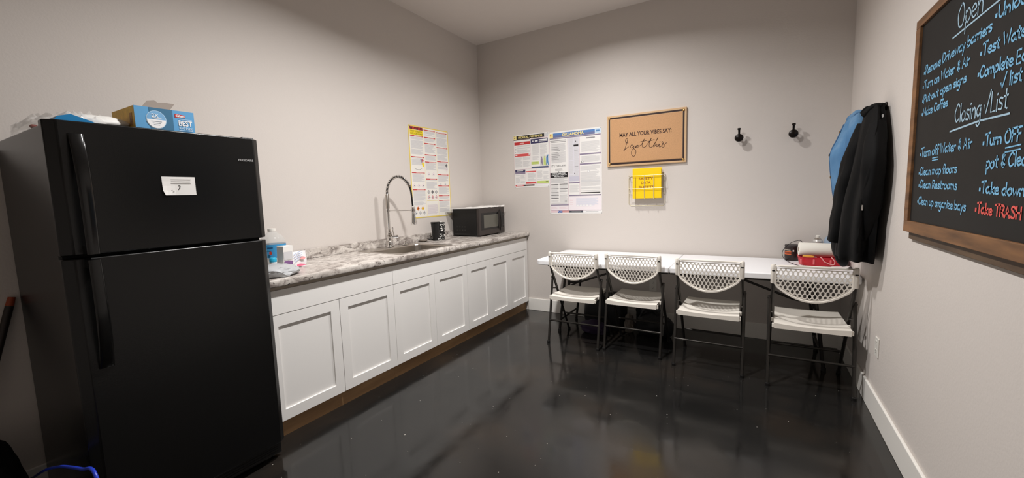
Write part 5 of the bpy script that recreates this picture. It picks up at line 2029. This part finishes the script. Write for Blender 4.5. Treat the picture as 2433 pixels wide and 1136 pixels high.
    fp = [on(px, py, 2, z + .003) for px, py in ((1962, 637), (2012, 638.5), (2020, 634), (1985, 632.5))]
    MB().prism(fp, (0, 0, .002), M_PAPER).build('paper', t)


table_clutter()


# ------------------------------------------------------------------ bags under the table
def floor_bags():
    bk = mat('bag_black', (16, 16, 19), .55)
    t = thing('storage_bag', 'boxy black fabric bag on the floor under the table', 'bag', (1.62, -.26, 0))
    mb = MB()
    rings = []
    for k in range(9):
        a = k / 8.0
        hw, hd = .18 + .015 * math.sin(math.pi * a), .13 + .015 * math.sin(math.pi * a)
        if a > .85:
            hw -= .03 * (a - .85) / .15
            hd -= .02 * (a - .85) / .15
        ring = []
        for q in range(40):
            th = 2 * math.pi * q / 40
            c, s_ = math.cos(th), math.sin(th)
            f = 1 + .05 * noise.noise(Vector((c * 2, s_ * 2, a * 3 + 4)))
            ring.append(Vector((1.60 + hw * f * (abs(c) ** .35) * (1 if c > 0 else -1), -.21 + hd * f * (abs(s_) ** .35) * (1 if s_ > 0 else -1), .001 + .33 * a)))
        rings.append(ring)
    mb.loft(rings, bk)
    mb.build('bag_body', t, smooth=True, angle=50)
    MB().tube(cat_rom([(1.48, -.360, .25), (1.52, -.367, .32), (1.60, -.370, .338), (1.68, -.367, .32), (1.72, -.360, .25)], 5), .010, bk, 8).build('carry_strap', t, smooth=True)
    t = thing('purple_bundle', 'dark purple cloth bundle on the floor under the table', 'cloth', (1.57, -.475, 0))
    MB().blob((1.57, -.475, .055), (.13, .07, .075), mat('cloth_purple', (38, 24, 52), .8), .25, 1.8, 11, 4, .001).build('cloth', t, smooth=True)
    t = thing('tan_bundle', 'small grey-tan plastic bag between the dark bags under the table', 'plastic bag', (1.862, -.30, 0))
    MB().blob((1.862, -.300, .075), (.040, .06, .095), mat('bag_tan', (104, 96, 88), .55), .4, 2.0, 13, 4, .001).build('bag', t, smooth=True)
    t = thing('grey_clear_bag', 'smoky grey plastic bag under the table behind the second chair', 'plastic bag', (2.0, -.25, 0))
    MB().blob((2.00, -.125, .155), (.105, .085, .145), mat('bag_smoke', (46, 50, 54), .3), .22, 2.0, 15, 4, .001).build('bag', t, smooth=True)
    t = thing('backpack', 'black backpack with grey stripe on the floor under the table', 'backpack', (2.13, -.40, 0))
    MB().blob((2.06, -.320, .115), (.12, .065, .130), bk, .20, 1.6, 17, 4, .001).build('pack_body', t, smooth=True)
    MB().blob((2.18, -.31, .085), (.09, .065, .100), bk, .12, 1.6, 19, 4, .001).build('front_pocket', t, smooth=True)
    st = mat('stripe_grey', (120, 118, 116), .6)
    MB().tube(cat_rom([(2.175, -.372, .03), (2.18, -.385, .09), (2.185, -.372, .15), (2.19, -.33, .185)], 5), .013, st, 8).build('grey_stripe', t, smooth=True)
    MB().tube(cat_rom([(1.98, -.36, .18), (2.02, -.37, .245), (2.09, -.36, .245), (2.14, -.34, .18)], 5), .011, bk, 8).build('shoulder_strap', t, smooth=True)


floor_bags()


# ------------------------------------------------------------------ things in the gap left of the refrigerator
def side_clutter():
    t = thing('dark_floor_bag', 'dark bag on the floor beside the refrigerator side', 'bag', (.30, -3.86, 0))
    MB().blob((.30, -3.925, .20), (.22, .10, .23), mat('bag_blue_black', (14, 14, 18), .7), .2, 1.7, 21, 4, .001).build('bag_body', t, smooth=True)
    t = thing('blue_hose', 'bright blue hose looping on the floor before the dark bag', 'hose', (.55, -3.85, 0))
    K = []
    for px, py in ((60, 1150), (85, 1131), (110, 1116), (140, 1109), (165, 1110), (195, 1115), (225, 1124)):
        K.append(on(px, py, 1, -3.80))
    K = [Vector((K[0].x - .03, -3.80, .012))] + [Vector((p.x, -3.80, max(p.z, .012))) for p in K] + [Vector((K[-1].x + .05, -3.80, K[-1].z * .72)), Vector((K[-1].x + .10, -3.80, K[-1].z * .3)), Vector((K[-1].x + .14, -3.80, .012))]
    MB().tube(cat_rom(K, 6), .0052, mat('hose_blue', (32, 60, 190), .35), 10).build('tube', t, smooth=True)
    t = thing('broom_handle', 'dark tool handle with an orange tip leaning on the left wall', 'tool', (.03, -3.78, 0))
    a = on(2, 800, 0, .05)
    b = on(28, 706, 0, .012)
    d = (a - b).normalized()
    k = (0.02 - b.z) / d.z
    foot = b + d * k
    foot = Vector((.10, -4.02, .02))
    mid = foot.lerp(b, .96)
    MB().tube([foot, mid], .014, mat('handle_dark', (40, 30, 26), .5), 12).build('shaft', t, smooth=True)
    MB().tube([mid, b], [.0142, .012], mat('handle_orange', (150, 62, 24), .5), 12).build('orange_tip', t, smooth=True)


side_clutter()


# ------------------------------------------------------------------ crumbs on the floor
def crumbs():
    m = mat('crumb_white', (206, 200, 190), .8)
    mb = MB()
    rnd = random.Random(5)
    fixed = [(821, 956), (962, 1033), (1204, 1037), (1560, 941), (1938, 941), (1820, 972), (1450, 985), (1390, 940), (1585, 985), (1098, 1004), (1124, 875), (1075, 850), (1330, 940), (1347, 794), (1353, 800), (1640, 900)]
    pts = [on(px, py, 2, 0) for px, py in fixed]
    for _ in range(150):
        pts.append(Vector((rnd.uniform(.70, 3.42), rnd.uniform(-3.6, -.5), 0)))
    for i, p in enumerate(pts):
        r = rnd.uniform(.0015, .0045) if i < len(fixed) else rnd.uniform(.0008, .0022)
        n = 6
        ring = [Vector((p.x + r * rnd.uniform(.6, 1.4) * math.cos(2 * math.pi * k / n), p.y + r * rnd.uniform(.6, 1.4) * math.sin(2 * math.pi * k / n), .0002)) for k in range(n)]
        tip = Vector((p.x, p.y, .0002 + r * .7))
        mb.add(ring + [tip], [(k, (k + 1) % n, n) for k in range(n)] + [tuple(range(n - 1, -1, -1))], m)
    o = mb.build('floor_crumbs')
    o['kind'] = 'stuff'
    tag(o, 'scattered white crumbs and specks on the black floor', 'crumbs')


crumbs()
